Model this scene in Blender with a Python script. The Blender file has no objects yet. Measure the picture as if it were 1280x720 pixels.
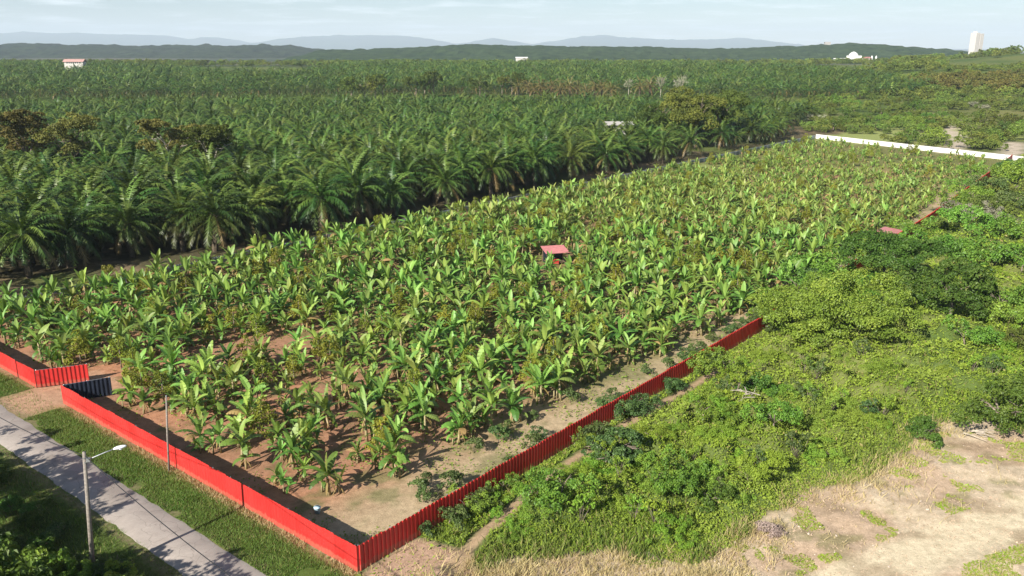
import bpy, math, random
import numpy as np
from mathutils import Vector

SEED = 11
rng = np.random.default_rng(SEED)
random.seed(SEED)
scene = bpy.context.scene
COL = scene.collection
PI = math.pi

# ------------------------------------------------------------------ camera
F = 1064.0                       # focal length in photo pixels (1280 wide)
PITCH = math.atan(300.0 / F)
H = 36.0
SP, CP = math.sin(PITCH), math.cos(PITCH)
cam = bpy.data.cameras.new('camera')
cam.sensor_width = 36.0
cam.lens = F / 1280.0 * 36.0
cam.clip_start = 0.5
cam.clip_end = 60000
camo = bpy.data.objects.new('camera', cam)
COL.objects.link(camo)
camo.location = (0, 0, H)
camo.rotation_euler = (PI / 2 - PITCH, 0, 0)
scene.camera = camo


def G(px, py, z=0.0):
    """survey: the ground point seen at a photo pixel"""
    v = (py - 360.0) / F
    x = (px - 640.0) / F
    dn = SP + v * CP
    fw = CP - v * SP
    Y = (H - z) * fw / dn
    return np.array([x * Y / fw, Y])


def to_px(x, y, z):
    d = y * CP + (H - z) * SP
    v = ((H - z) * CP - y * SP) / d
    return 640 + F * x / d, 360 + F * v


def in_view(x, y, z=1.0, m=60):
    px, py = to_px(x, y, z)
    return (y > 20) & (px > -m) & (px < 1280 + m) & (py < 720 + m)


# field frame: s runs along the long fence, t to the left along the road
C0 = np.array([-11.0, 52.9])
U = np.array([.638, .770])
W = np.array([-.770, .638])


def XY(s, t):
    return C0[0] + U[0] * s + W[0] * t, C0[1] + U[1] * s + W[1] * t


def ST(x, y):
    dx, dy = x - C0[0], y - C0[1]
    return dx * U[0] + dy * U[1], dx * W[0] + dy * W[1]


FS = np.array([-5, 0, 68, 160, 251, 292, 400.])
FT = np.array([0, 0, .5, 3.1, 8.4, 11, 14.])
T_LEFT = 87.0


def fence_t(s):
    return np.interp(s, FS, FT)


def back_s(t):
    return 288 + 0.37 * (t - 0)


# ------------------------------------------------------------------ noise
def _hash(ix, iy, seed):
    n = (ix.astype(np.int64) * 374761393 + iy.astype(np.int64) * 668265263 + seed * 974634541) & 0xFFFFFFFF
    n = ((n ^ (n >> 13)) * 1274126177) & 0xFFFFFFFF
    n = (n ^ (n >> 16)) & 0xFFFFFFFF
    return n / 4294967295.0


def noise(x, y, seed=0):
    x = np.asarray(x, float); y = np.asarray(y, float)
    ix, iy = np.floor(x), np.floor(y)
    fx, fy = x - ix, y - iy
    fx = fx * fx * (3 - 2 * fx); fy = fy * fy * (3 - 2 * fy)
    a = _hash(ix, iy, seed); b = _hash(ix + 1, iy, seed)
    c = _hash(ix, iy + 1, seed); d = _hash(ix + 1, iy + 1, seed)
    return (a * (1 - fx) + b * fx) * (1 - fy) + (c * (1 - fx) + d * fx) * fy


def fbm(x, y, seed=0, o=4):
    s, a, tot = 0, 1.0, 0
    for k in range(o):
        s = s + a * noise(x * 2 ** k, y * 2 ** k, seed + k * 17); tot += a; a *= .5
    return s / tot


def sstep(a, b, x):
    t = np.clip((np.asarray(x, float) - a) / (b - a), 0, 1)
    return t * t * (3 - 2 * t)


def inside(poly, x, y):
    x = np.asarray(x, float); y = np.asarray(y, float)
    r = np.zeros(x.shape, bool)
    n = len(poly)
    for i in range(n):
        x1, y1 = poly[i]; x2, y2 = poly[(i + 1) % n]
        if y1 == y2:
            continue
        c = ((y1 > y) != (y2 > y)) & (x < (x2 - x1) * (y - y1) / (y2 - y1) + x1)
        r ^= c
    return r


def dist_path(path, x, y):
    x = np.asarray(x, float); y = np.asarray(y, float)
    d = np.full(x.shape, 1e9)
    for (x1, y1), (x2, y2) in zip(path[:-1], path[1:]):
        vx, vy = x2 - x1, y2 - y1
        k = np.clip(((x - x1) * vx + (y - y1) * vy) / (vx * vx + vy * vy), 0, 1)
        d = np.minimum(d, np.hypot(x - x1 - k * vx, y - y1 - k * vy))
    return d


# ------------------------------------------------------------------ mesh builder
class MB:
    def __init__(self):
        self.V, self.Q, self.T, self.A, self.n = [], [], [], [], 0

    def add(self, V, Q=None, T=None, var=(0.5, 0, 0.5)):
        V = np.asarray(V, float).reshape(-1, 3)
        if Q is not None and len(Q):
            self.Q.append(np.asarray(Q, np.int64).reshape(-1, 4) + self.n)
        if T is not None and len(T):
            self.T.append(np.asarray(T, np.int64).reshape(-1, 3) + self.n)
        a = np.asarray(var, float)
        if a.ndim == 1:
            a = np.tile(a, (len(V), 1))
        self.V.append(V); self.A.append(a); self.n += len(V)
        return self

    def arrays(self):
        V = np.concatenate(self.V) if self.V else np.zeros((0, 3))
        A = np.concatenate(self.A) if self.A else np.zeros((0, 3))
        Q = np.concatenate(self.Q) if self.Q else np.zeros((0, 4), np.int64)
        T = np.concatenate(self.T) if self.T else np.zeros((0, 3), np.int64)
        return V, Q, T, A

    def merge(self, o, loc=(0, 0, 0), yaw=0.0, sc=1.0, b=None):
        V, Q, T, A = o.arrays()
        c, s = math.cos(yaw), math.sin(yaw)
        P = np.empty_like(V)
        P[:, 0] = (V[:, 0] * c - V[:, 1] * s) * sc + loc[0]
        P[:, 1] = (V[:, 0] * s + V[:, 1] * c) * sc + loc[1]
        P[:, 2] = V[:, 2] * sc + loc[2]
        A = A.copy()
        if b is not None:
            A[:, 2] = b
        return self.add(P, Q, T, A)

    def scatter(self, o, P, yaw, sc, B):
        """many copies of the builder o at points P"""
        V, Q, T, A = o.arrays()
        k, n = len(P), len(V)
        if not k:
            return self
        c, s = np.cos(yaw)[:, None], np.sin(yaw)[:, None]
        sc = np.asarray(sc)[:, None]
        X = (V[None, :, 0] * c - V[None, :, 1] * s) * sc + P[:, 0:1]
        Y = (V[None, :, 0] * s + V[None, :, 1] * c) * sc + P[:, 1:2]
        Z = V[None, :, 2] * sc + P[:, 2:3]
        VV = np.stack([X, Y, Z], -1).reshape(-1, 3)
        off = (np.arange(k) * n)[:, None, None]
        AA = np.tile(A, (k, 1)); AA[:, 2] = np.repeat(B, n)
        self.add(VV, (Q[None] + off).reshape(-1, 4) if len(Q) else None,
                 (T[None] + off).reshape(-1, 3) if len(T) else None, AA)
        return self

    def mesh(self, name, mat, smooth=False, colname='var'):
        V, Q, T, A = self.arrays()
        me = bpy.data.meshes.new(name)
        me.vertices.add(len(V)); me.vertices.foreach_set('co', V.astype(np.float32).ravel())
        loops = np.concatenate([Q.ravel(), T.ravel()]).astype(np.int32)
        me.loops.add(len(loops)); me.loops.foreach_set('vertex_index', loops)
        nf = len(Q) + len(T)
        me.polygons.add(nf)
        st = np.concatenate([np.arange(len(Q)) * 4, len(Q) * 4 + np.arange(len(T)) * 3]).astype(np.int32)
        me.polygons.foreach_set('loop_start', st)
        me.polygons.foreach_set('use_smooth', np.full(nf, smooth, bool))
        at = me.attributes.new(colname, 'FLOAT_COLOR', 'POINT')
        at.data.foreach_set('color', np.concatenate([A, np.ones((len(A), 1))], 1).astype(np.float32).ravel())
        me.materials.append(mat)
        me.update(calc_edges=True)
        return me

    def build(self, name, mat, parent=None, smooth=False, **k):
        return link(name, self.mesh(name, mat, smooth), parent, **k)


def link(name, data, parent=None, loc=None):
    o = bpy.data.objects.new(name, data)
    COL.objects.link(o)
    if parent is not None:
        o.parent = parent
    if loc is not None:
        o.location = loc
    return o


def tag(o, label=None, cat=None, group=None, kind=None):
    if label: o['label'] = label
    if cat: o['category'] = cat
    if group: o['group'] = group
    if kind: o['kind'] = kind
    return o


def thing(name, label, cat, loc=(0, 0, 0), rz=0.0, group=None):
    o = link(name, None)
    o.empty_display_size = .3
    o.location = loc; o.rotation_euler = (0, 0, rz)
    return tag(o, label, cat, group)


def copy_tree(o, parent=None):
    c = o.copy(); COL.objects.link(c)
    if parent is not None:
        c.parent = parent
    for ch in o.children:
        copy_tree(ch, c)
    return c


BOXQ = [(0, 3, 2, 1), (4, 5, 6, 7), (0, 1, 5, 4), (1, 2, 6, 5), (2, 3, 7, 6), (3, 0, 4, 7)]


def box(mb, x0, x1, y0, y1, z0, z1, var=(.5, 0, .5)):
    V = [(x0, y0, z0), (x1, y0, z0), (x1, y1, z0), (x0, y1, z0), (x0, y0, z1), (x1, y0, z1), (x1, y1, z1), (x0, y1, z1)]
    mb.add(V, BOXQ, None, var); return mb


def obox(mb, p, q, wid, z0, z1, var=(.5, 0, .5)):
    """a wall-like box from p to q (xy), given width"""
    p = np.array(p, float); q = np.array(q, float)
    d = (q - p) / np.linalg.norm(q - p); n = np.array([-d[1], d[0]]) * wid / 2
    c = [p - n, q - n, q + n, p + n]
    V = [(*a, z0) for a in c] + [(*a, z1) for a in c]
    mb.add(V, BOXQ, None, var); return mb


def tube(mb, pts, rad, sides=8, var=(.5, 0, .5), cap=True):
    pts = [np.array(p, float) for p in pts]
    n = len(pts)
    rad = [rad] * n if np.isscalar(rad) else rad
    V, Q, T = [], [], []
    up = np.array([0.3, .2, 1.])
    for i in range(n):
        d = pts[min(i + 1, n - 1)] - pts[max(i - 1, 0)]
        d /= np.linalg.norm(d) + 1e-9
        a = np.cross(d, up if abs(d[2]) < .95 else np.array([1., 0, 0])); a /= np.linalg.norm(a)
        b = np.cross(d, a)
        for k in range(sides):
            an = 2 * PI * k / sides
            V.append(pts[i] + rad[i] * (math.cos(an) * a + math.sin(an) * b))
    for i in range(n - 1):
        for k in range(sides):
            k2 = (k + 1) % sides
            Q.append((i * sides + k, i * sides + k2, (i + 1) * sides + k2, (i + 1) * sides + k))
    if cap:
        V.append(pts[0]); V.append(pts[-1]); c0, c1 = n * sides, n * sides + 1
        for k in range(sides):
            k2 = (k + 1) % sides
            T.append((c0, k2, k)); T.append((c1, (n - 1) * sides + k, (n - 1) * sides + k2))
    mb.add(V, Q, T, var); return mb


# ------------------------------------------------------------------ materials
def new_mat(name):
    m = bpy.data.materials.new(name)
    m.use_nodes = True
    nt = m.node_tree
    b = nt.nodes['Principled BSDF']
    return m, nt, b


def N(nt, t, **kw):
    n = nt.nodes.new(t)
    for k, v in kw.items():
        setattr(n, k, v)
    return n


def ramp(nt, fac, cols):
    r = N(nt, 'ShaderNodeValToRGB')
    e = r.color_ramp.elements
    while len(e) < len(cols):
        e.new(.5)
    for i, c in enumerate(cols):
        pos, col = c if isinstance(c[0], (int, float)) and len(c) == 2 else (i / (len(cols) - 1), c)
        e[i].position = pos; e[i].color = (*col, 1)
    nt.links.new(fac, r.inputs[0])
    return r.outputs[0]


def mix(nt, a, b, fac, mode='MIX'):
    m = N(nt, 'ShaderNodeMix', data_type='RGBA', blend_type=mode)
    for sock, v in ((m.inputs[0], fac), (m.inputs[6], a), (m.inputs[7], b)):
        if isinstance(v, (int, float)): sock.default_value = v
        elif isinstance(v, tuple): sock.default_value = (*v, 1)
        else: nt.links.new(v, sock)
    return m.outputs[2]


def math_n(nt, op, a, b=0.5):
    m = N(nt, 'ShaderNodeMath', operation=op)
    for i, v in enumerate((a, b)):
        if isinstance(v, (int, float)): m.inputs[i].default_value = v
        else: nt.links.new(v, m.inputs[i])
    return m.outputs[0]


def noise_n(nt, scale, detail=4, rough=.6, vec=None):
    n = N(nt, 'ShaderNodeTexNoise')
    n.inputs['Scale'].default_value = scale
    n.inputs['Detail'].default_value = detail
    n.inputs['Roughness'].default_value = rough
    if vec is not None:
        nt.links.new(vec, n.inputs['Vector'])
    return n.outputs['Fac']


def pos_n(nt):
    return N(nt, 'ShaderNodeNewGeometry').outputs['Position']


def leaf_mat(name, cols, dry=(.25, .14, .05), rough=.45, spec=.4, trans=.25, varamt=.35, patch=0.0, patch_col=(.2, .2, .04)):
    m, nt, b = new_mat(name)
    at = N(nt, 'ShaderNodeAttribute', attribute_name='var')
    sep = N(nt, 'ShaderNodeSeparateColor')
    nt.links.new(at.outputs['Color'], sep.inputs[0])
    oi = N(nt, 'ShaderNodeObjectInfo')
    c = ramp(nt, sep.outputs[0], cols)
    pl = math_n(nt, 'FRACT', math_n(nt, 'ADD', oi.outputs['Random'], sep.outputs[2]), 0)
    hs = N(nt, 'ShaderNodeHueSaturation')
    nt.links.new(c, hs.inputs['Color'])
    nt.links.new(math_n(nt, 'ADD', math_n(nt, 'MULTIPLY', pl, varamt * 2), 1 - varamt), hs.inputs['Value'])
    nt.links.new(math_n(nt, 'ADD', math_n(nt, 'MULTIPLY', math_n(nt, 'FRACT', math_n(nt, 'MULTIPLY', pl, 7.3), 0), .05), .475), hs.inputs['Hue'])
    c = hs.outputs[0]
    if patch > 0:
        f = noise_n(nt, .07, 3, .6, pos_n(nt))
        f = ramp(nt, f, [(.42, (0, 0, 0)), (.62, (1, 1, 1))])
        c = mix(nt, c, patch_col, math_n(nt, 'MULTIPLY', f, patch))
    c = mix(nt, c, dry, sep.outputs[1])
    nt.links.new(c, b.inputs['Base Color'])
    b.inputs['Roughness'].default_value = rough
    b.inputs['Specular IOR Level'].default_value = spec
    tr = N(nt, 'ShaderNodeBsdfTranslucent')
    nt.links.new(mix(nt, c, (1.25, 1.1, .5), .9, 'MULTIPLY'), tr.inputs['Color'])
    ms = N(nt, 'ShaderNodeMixShader')
    ms.inputs[0].default_value = trans
    nt.links.new(b.outputs[0], ms.inputs[1]); nt.links.new(tr.outputs[0], ms.inputs[2])
    nt.links.new(ms.outputs[0], nt.nodes['Material Output'].inputs['Surface'])
    return m


def plain(name, col, rough=.7, spec=.3, var=.15, scale=3.0, metal=0.0, bump=0.0, use_var=False, vec='pos'):
    m, nt, b = new_mat(name)
    p = pos_n(nt)
    f = noise_n(nt, scale, 5, .65, p)
    lo = tuple(c * (1 - var * 1.6) for c in col); hi = tuple(min(1, c * (1 + var)) for c in col)
    c = ramp(nt, f, [(.3, lo), (.7, hi)])
    if use_var:
        at = N(nt, 'ShaderNodeAttribute', attribute_name='var')
        sep = N(nt, 'ShaderNodeSeparateColor'); nt.links.new(at.outputs['Color'], sep.inputs[0])
        hs = N(nt, 'ShaderNodeHueSaturation'); nt.links.new(c, hs.inputs['Color'])
        nt.links.new(math_n(nt, 'ADD', math_n(nt, 'MULTIPLY', sep.outputs[0], .4), .8), hs.inputs['Value'])
        c = hs.outputs[0]
    nt.links.new(c, b.inputs['Base Color'])
    b.inputs['Roughness'].default_value = rough
    b.inputs['Specular IOR Level'].default_value = spec
    b.inputs['Metallic'].default_value = metal
    if bump:
        bp = N(nt, 'ShaderNodeBump'); bp.inputs['Strength'].default_value = bump; bp.inputs['Distance'].default_value = .05
        nt.links.new(noise_n(nt, scale * 4, 6, .7, p), bp.inputs['Height']); nt.links.new(bp.outputs[0], b.inputs['Normal'])
    return m


M = {}
M['banana'] = leaf_mat('banana_leaf', [(.058, .133, .021), (.135, .248, .038), (.235, .36, .072)], dry=(.34, .22, .09), rough=.5, spec=.42, trans=.25, varamt=.33)
M['banana_stem'] = plain('banana_stem', (.30, .25, .13), .7, .2, .35, 5)
M['palm'] = leaf_mat('palm_frond', [(.012, .035, .006), (.036, .078, .012), (.115, .165, .028)], dry=(.20, .13, .05), rough=.45, spec=.35, trans=.07, varamt=.3)  # yellowish light end of the ramp stands in for sunlit crown tops
M['palm_trunk'] = plain('palm_trunk', (.10, .08, .055), .95, .1, .4, 3)
M['weed'] = leaf_mat('weed_leaf', [(.085, .165, .016), (.17, .285, .027), (.26, .39, .045)], dry=(.33, .25, .11), rough=.55, spec=.25, trans=.25, varamt=.1, patch=.55, patch_col=(.24, .31, .05))
M['vine'] = leaf_mat('vine_leaf', [(.08, .155, .02), (.145, .245, .03), (.24, .34, .048)], dry=(.3, .2, .06), rough=.5, spec=.3, trans=.22, varamt=.2)
M['dark'] = leaf_mat('dark_tree_leaf', [(.042, .085, .012), (.08, .145, .02), (.14, .205, .035)], dry=(.22, .16, .05), rough=.5, spec=.25, trans=.18, varamt=.25)
M['olive'] = leaf_mat('olive_tree_leaf', [(.048, .075, .014), (.088, .118, .02), (.14, .165, .03)], dry=(.25, .14, .05), rough=.6, spec=.2, trans=.18, varamt=.25)
M['brown'] = leaf_mat('brown_tree_leaf', [(.075, .082, .02), (.14, .138, .032), (.21, .195, .045)], dry=(.25, .14, .05), rough=.6, spec=.2, trans=.18, varamt=.22)
M['fruit'] = leaf_mat('fruit_tree_leaf', [(.10, .125, .014), (.19, .215, .022), (.28, .295, .035)], dry=(.25, .14, .05), rough=.5, spec=.3, trans=.2, varamt=.22)
M['shrub'] = leaf_mat('shrub_leaf', [(.04, .08, .022), (.075, .125, .032), (.12, .175, .05)], dry=(.25, .14, .05), rough=.5, spec=.3, trans=.2, varamt=.2)
M['scrub'] = leaf_mat('scrub_leaf', [(.07, .11, .022), (.13, .175, .032), (.20, .24, .05)], dry=(.25, .19, .11), rough=.6, spec=.2, trans=.18, varamt=.35)
M['grass'] = leaf_mat('grass_blade', [(.075, .13, .02), (.125, .20, .03), (.19, .26, .05)], dry=(.33, .26, .12), rough=.6, spec=.2, trans=.2, varamt=.15, patch=.35, patch_col=(.17, .19, .05))
M['straw'] = leaf_mat('straw_blade', [(.30, .22, .11), (.44, .34, .18), (.56, .45, .26)], dry=(.25, .14, .05), rough=.8, spec=.1, trans=.2, varamt=.1)
M['grey_leaf'] = leaf_mat('grey_leaf', [(.16, .16, .11), (.24, .24, .16), (.33, .32, .23)], dry=(.25, .14, .05), rough=.7, spec=.1, trans=.15, varamt=.2)
M['brush'] = leaf_mat('dead_brush', [(.20, .15, .13), (.33, .26, .22), (.45, .36, .30)], dry=(.2, .12, .08), rough=.8, spec=.1, trans=.1, varamt=.15)
M['bark'] = plain('bark', (.22, .18, .14), .95, .1, .4, 3)
M['pale_bark'] = plain('pale_bark', (.40, .35, .29), .95, .1, .3, 3)
M['red'] = plain('red_sheet', (.50, .027, .025), .38, .45, .10, .8, use_var=True)
def weathered_red():
    m = M['red']; nt = m.node_tree; b = nt.nodes['Principled BSDF']
    src = b.inputs['Base Color'].links[0].from_socket
    p = pos_n(nt)
    sx = N(nt, 'ShaderNodeSeparateXYZ'); nt.links.new(p, sx.inputs[0])
    mp = N(nt, 'ShaderNodeMapping'); mp.inputs['Scale'].default_value = (5, 5, .5); nt.links.new(p, mp.inputs[0])
    streak = ramp(nt, noise_n(nt, 1.0, 5, .65, mp.outputs[0]), [(.48, (0, 0, 0)), (.75, (1, 1, 1))])
    fade = ramp(nt, noise_n(nt, .35, 4, .6, p), [(.4, (0, 0, 0)), (.7, (1, 1, 1))])
    c = mix(nt, src, (.52, .06, .052), math_n(nt, 'MULTIPLY', fade, .22))
    c = mix(nt, c, (.30, .018, .017), math_n(nt, 'MULTIPLY', streak, .5))
    splash = math_n(nt, 'ADD', sx.outputs[2], math_n(nt, 'MULTIPLY', noise_n(nt, 2.5, 5, .7, p), -.9))
    d = ramp(nt, splash, [(.0, (1, 1, 1)), (.06, (0, 0, 0))])
    c = mix(nt, c, (.30, .14, .09), math_n(nt, 'MULTIPLY', d, .45))
    nt.links.new(c, b.inputs['Base Color'])


weathered_red()
M['red_roof'] = plain('pink_roof', (.50, .20, .19), .5, .3, .15, 1.5)
M['faded_roof'] = plain('faded_roof', (.46, .27, .24), .8, .2, .15, .5)
M['cream'] = plain('cream_wall', (.52, .49, .45), .8, .2, .12, .5)
M['navy'] = plain('navy_sheet', (.018, .024, .04), .5, .4, .2, 1.5)
M['zinc'] = plain('zinc_sheet', (.22, .27, .32), .4, .5, .15, 1.0, metal=.35, use_var=True)
M['white'] = plain('white_paint', (.74, .73, .70), .7, .3, .12, .4)
M['concrete'] = plain('grey_concrete', (.40, .38, .35), .85, .2, .18, 4)
M['pole'] = plain('pole_concrete', (.24, .21, .18), .85, .2, .25, 6)
M['steel'] = plain('steel', (.45, .46, .47), .35, .5, .1, 5, metal=.7)
M['lamp'] = plain('lamp_head', (.75, .76, .76), .35, .5, .05, 5)
M['lens'] = plain('lamp_lens', (.55, .57, .58), .1, .6, .05, 5)
M['cable'] = plain('cable', (.025, .025, .027), .6, .3, .1, 5)
M['wood'] = plain('timber', (.16, .11, .07), .85, .2, .3, 6)
M['glass'] = plain('dark_glass', (.04, .05, .06), .12, .6, .1, 2)
M['clod'] = plain('clod', (.40, .30, .21), .95, .1, .35, 6)
M['bucket'] = plain('pale_blue_plastic', (.45, .62, .70), .4, .4, .05, 5)
M['rubble'] = plain('rubble', (.42, .35, .28), .9, .1, .3, 4)

# ------------------------------------------------------------------ ground plan
SAND = [G(*p) for p in [(580, 745), (600, 712), (660, 700), (760, 688), (850, 706), (890, 698), (935, 664), (990, 638), (995, 616), (1075, 598), (1135, 562), (1140, 540), (1175, 528), (1235, 528), (1300, 545), (1400, 560), (1480, 640), (1400, 830), (1000, 860), (760, 850), (580, 800)]]
SAND = [tuple(p) for p in SAND]
CORNER = [tuple(G(*p)) for p in [(455, 730), (452, 712), (520, 672), (585, 690), (600, 720), (640, 740)]]
TRAIL = [tuple(G(*p)) for p in [(560, 722), (600, 672), (660, 620), (715, 576), (780, 532), (850, 492), (905, 460)]]
TRACK = [tuple(G(*p)) for p in [(1000, 760), (1090, 722), (1180, 680), (1300, 640), (1420, 610), (1560, 590)]]
ROAD_S0, ROAD_S1 = -8.15, -4.3


def hill_right(x, y):
    return 30 * np.exp(-((x - 770) / 250) ** 2 - ((y - 980) / 260) ** 2) + 9 * np.exp(-((x - 420) / 150) ** 2 - ((y - 720) / 160) ** 2)


def mound_mask(x, y):
    s, t = ST(x, y)
    m = sstep(-2.8, -6, t - fence_t(s)) * sstep(-2, 3, s)
    d = np.minimum(dist_path(SAND + [SAND[0]], x, y), 8)
    m = m * np.where(inside(SAND, x, y), 0, sstep(0, 5, d))
    return m * (1 - sstep(240, 330, y)) * sstep(34, 46, y) * (1 - sstep(.80, .92, x / np.maximum(y, 1)))


def height(x, y):
    x = np.asarray(x, float); y = np.asarray(y, float)
    z = 11 * sstep(350, 1000, y) - 14 * sstep(1120, 2300, y)
    z = z + hill_right(x, y)
    mm = mound_mask(x, y)
    z = z + mm * (1.6 * fbm(x / 7, y / 7, 3, 3) + 1.5 * sstep(.45, .8, fbm(x / 2.6, y / 2.6, 5, 2)))
    # soft relief on the bare land at the bottom right
    z = z + np.where(inside(SAND, x, y), .45 * (fbm(x / 3, y / 3, 9, 3) - .3) * sstep(0, 3, dist_path(SAND + [SAND[0]], x, y)) * sstep(1.0, 3.0, dist_path(TRACK, x, y)), 0)
    return z


def G2(px, py, ymax=3000):
    """survey point on the uneven ground"""
    v = (py - 360.0) / F; x = (px - 640.0) / F
    dn = SP + v * CP; fw = CP - v * SP
    Y = np.geomspace(40, ymax, 3000)
    k = np.where(H - Y * dn / fw < height(x * Y / fw, Y))[0]
    Yh = Y[k[0]] if len(k) else ymax
    return np.array([x * Yh / fw, Yh])


def axis(lo, hi, f0, f1, step, g):
    a = list(np.arange(f0, f1 + 1e-6, step))
    s = step
    while a[-1] < hi:
        s *= g; a.append(a[-1] + s)
    s = step; b = []
    c = f0
    while c > lo:
        s *= g; c -= s; b.append(c)
    return np.array(b[::-1] + a)


def L3(a, b, f):
    f = np.asarray(f)[..., None]
    return a * (1 - f) + np.array(b) * f


def make_ground():
    xs = axis(-26000, 26000, -62, 72, .45, 1.055)
    ys = axis(-400, 30000, 44, 126, .45, 1.03)
    X, Y = np.meshgrid(xs, ys)
    Z = height(X, Y)
    s, t = ST(X, Y)
    n1 = fbm(X / 6, Y / 6, 21); n2 = fbm(X / 1.6, Y / 1.6, 22); n3 = fbm(X / 30, Y / 30, 23); n4 = fbm(X / 130, Y / 130, 24)
    col = np.zeros(X.shape + (3,)) + np.array([.075, .115, .028])
    col = L3(col, (.13, .15, .045), sstep(.4, .65, n3))
    # inside the banana field
    fld = (s > 0) & (t > fence_t(s)) & (t < 100) & (s < back_s(t))
    soil = np.zeros_like(col) + np.array([.34, .185, .115])
    soil = L3(soil, (.40, .20, .12), sstep(.45, .65, n1))
    soil = L3(soil, (.24, .14, .085), sstep(.5, .75, n2))
    soil = L3(soil, (.40, .30, .19), sstep(13, 5, t - fence_t(s)) * .9)
    weeds = sstep(14, 50, s) * (.15 + .6 * sstep(.35, .6, n1))
    soil = L3(soil, (.14, .16, .05), weeds * .85)
    soil = L3(soil, (.14, .15, .05), .55 * sstep(.56, .7, n2) * sstep(.4, .6, n1))
    soil = L3(soil, (.24, .25, .09), sstep(170, 250, s) * sstep(.3, .6, n1) * .8)
    soil = L3(soil, (.44, .34, .22), sstep(6.5, 4, t - fence_t(s)) * (.5 + .4 * n2))
    soil = L3(soil, (.20, .19, .09), sstep(10, 6, t - fence_t(s)) * sstep(.46, .62, fbm(X / 2.2, Y / 2.2, 39)) * .75)
    col = np.where(fld[..., None], soil, col)
    # edge strip and floor of the palm plantation, shade put into the ground colour
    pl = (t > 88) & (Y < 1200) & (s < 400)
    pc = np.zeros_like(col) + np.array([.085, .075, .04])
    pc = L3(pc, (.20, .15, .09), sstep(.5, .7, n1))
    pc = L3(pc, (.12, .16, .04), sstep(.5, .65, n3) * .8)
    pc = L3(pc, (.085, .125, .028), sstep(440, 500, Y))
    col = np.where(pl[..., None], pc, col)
    # verge and land across the road
    ver = (s < 0) & (s > -60) & (t > -3)
    vc = np.zeros_like(col) + np.array([.085, .125, .028])
    vc = L3(vc, (.15, .16, .05), sstep(.42, .65, n1))
    vc = L3(vc, (.30, .20, .12), sstep(-.9, -.25, s + .5 * n2) * .75)
    gate = np.exp(-((t - 50) / 3.6) ** 2) * sstep(-4.9, -3.8, s)
    vc = L3(vc, (.42, .26, .17), np.clip(gate * 1.5, 0, 1))
    edge = np.exp(-((s - ROAD_S1 - .15 - .4 * n2) / .28) ** 2) + np.exp(-((s - ROAD_S0 + .15 + .4 * n2) / .28) ** 2)
    vc = L3(vc, (.22, .17, .11), np.clip(edge, 0, 1) * .8)
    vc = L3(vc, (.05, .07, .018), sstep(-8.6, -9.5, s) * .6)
    col = np.where(ver[..., None], vc, col)
    ingate = (s >= 0) & (s < 7) & (np.abs(t - 50) < 4)
    col = np.where(ingate[..., None], L3(soil, (.42, .26, .17), .7 + 0 * s), col)
    # bare land, bottom right
    d = dist_path(SAND + [SAND[0]], X, Y)
    ins = inside(SAND, X, Y)
    sd = np.where(ins, d, -d) + 1.5 * (n2 - .5) + 2.2 * (n1 - .5)
    sand = np.zeros_like(col) + np.array([.52, .42, .30])
    sand = L3(sand, (.46, .34, .24), sstep(.45, .65, fbm(X / 4, Y / 4, 31)))
    sand = L3(sand, (.17, .17, .06), sstep(.6, .75, fbm(X / 2.2, Y / 2.2, 33)) * .6)
    sand = L3(sand, (.60, .51, .36), sstep(3.2, 1.4, dist_path(TRACK, X, Y) + 1.2 * (n2 - .5)))
    near = (t < 0) & (Y < 130)
    sand = L3(sand, (.30, .22, .14), sstep(.55, .68, fbm(X / 5, Y / 2.5, 37)) * .6)
    col = np.where(near[..., None], L3(col, sand, sstep(-.6, .6, sd)), col)
    cd = np.where(inside(CORNER, X, Y), 1, -1) * dist_path(CORNER + [CORNER[0]], X, Y) + 1.2 * (n2 - .5)
    col = L3(col, (.42, .28, .20), sstep(-.4, .5, cd))
    tr = dist_path(TRAIL, X, Y)
    col = L3(col, (.38, .27, .17), sstep(.75, .3, tr + .8 * (n2 - .5)))
    # scrub beyond the white wall, tracks of bare soil
    scr = (Y > 270) & (t < 88) & (Y < 1500)
    sc = np.zeros_like(col) + np.array([.10, .125, .035])
    sc = L3(sc, (.17, .17, .06), sstep(.45, .6, n3))
    sc = L3(sc, (.29, .33, .11), np.maximum(sstep(.5, .6, n4) * .8, sstep(560, 660, Y) * sstep(150, 260, X) * .85))
    for path, w in (([G(1185, 190), G(1200, 178), G(1185, 163), G(1190, 150)], 3.4), ([G(1262, 192), G(1272, 178)], 3.5), ([G(1235, 157), G(1222, 153)], 4), ([G(1268, 168), G(1280, 160)], 4)):
        sc = L3(sc, (.50, .42, .34), sstep(w + 1.5, w - 1.5, dist_path([tuple(p) for p in path], X, Y) + 5 * (n1 - .5)))
    sc = L3(sc, (.085, .12, .028), sstep(440, 480, Y) * (1 - sstep(560, 640, Y + .4 * np.maximum(X, 0))) * sstep(260, 160, X))
    col = np.where(scr[..., None], sc, col)
    far = sstep(1080, 1500, Y)
    forest = np.zeros_like(col) + np.array([.030, .050, .020])
    forest = L3(forest, (.115, .10, .06), sstep(.42, .58, fbm(X / 500, Y / 160, 41)) * .9)
    col = col * (1 - far[..., None]) + forest * far[..., None]
    ny, nx = X.shape
    idx = np.arange(ny * nx).reshape(ny, nx)
    Q = np.stack([idx[:-1, :-1], idx[:-1, 1:], idx[1:, 1:], idx[1:, :-1]], -1).reshape(-1, 4)
    mb = MB(); mb.add(np.stack([X, Y, Z], -1).reshape(-1, 3), Q, None, col.reshape(-1, 3))
    m, nt, b = new_mat('ground')
    at = N(nt, 'ShaderNodeAttribute', attribute_name='var')
    p = pos_n(nt)
    f1 = noise_n(nt, 1.3, 6, .7, p); f2 = noise_n(nt, 9, 5, .75, p)
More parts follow.
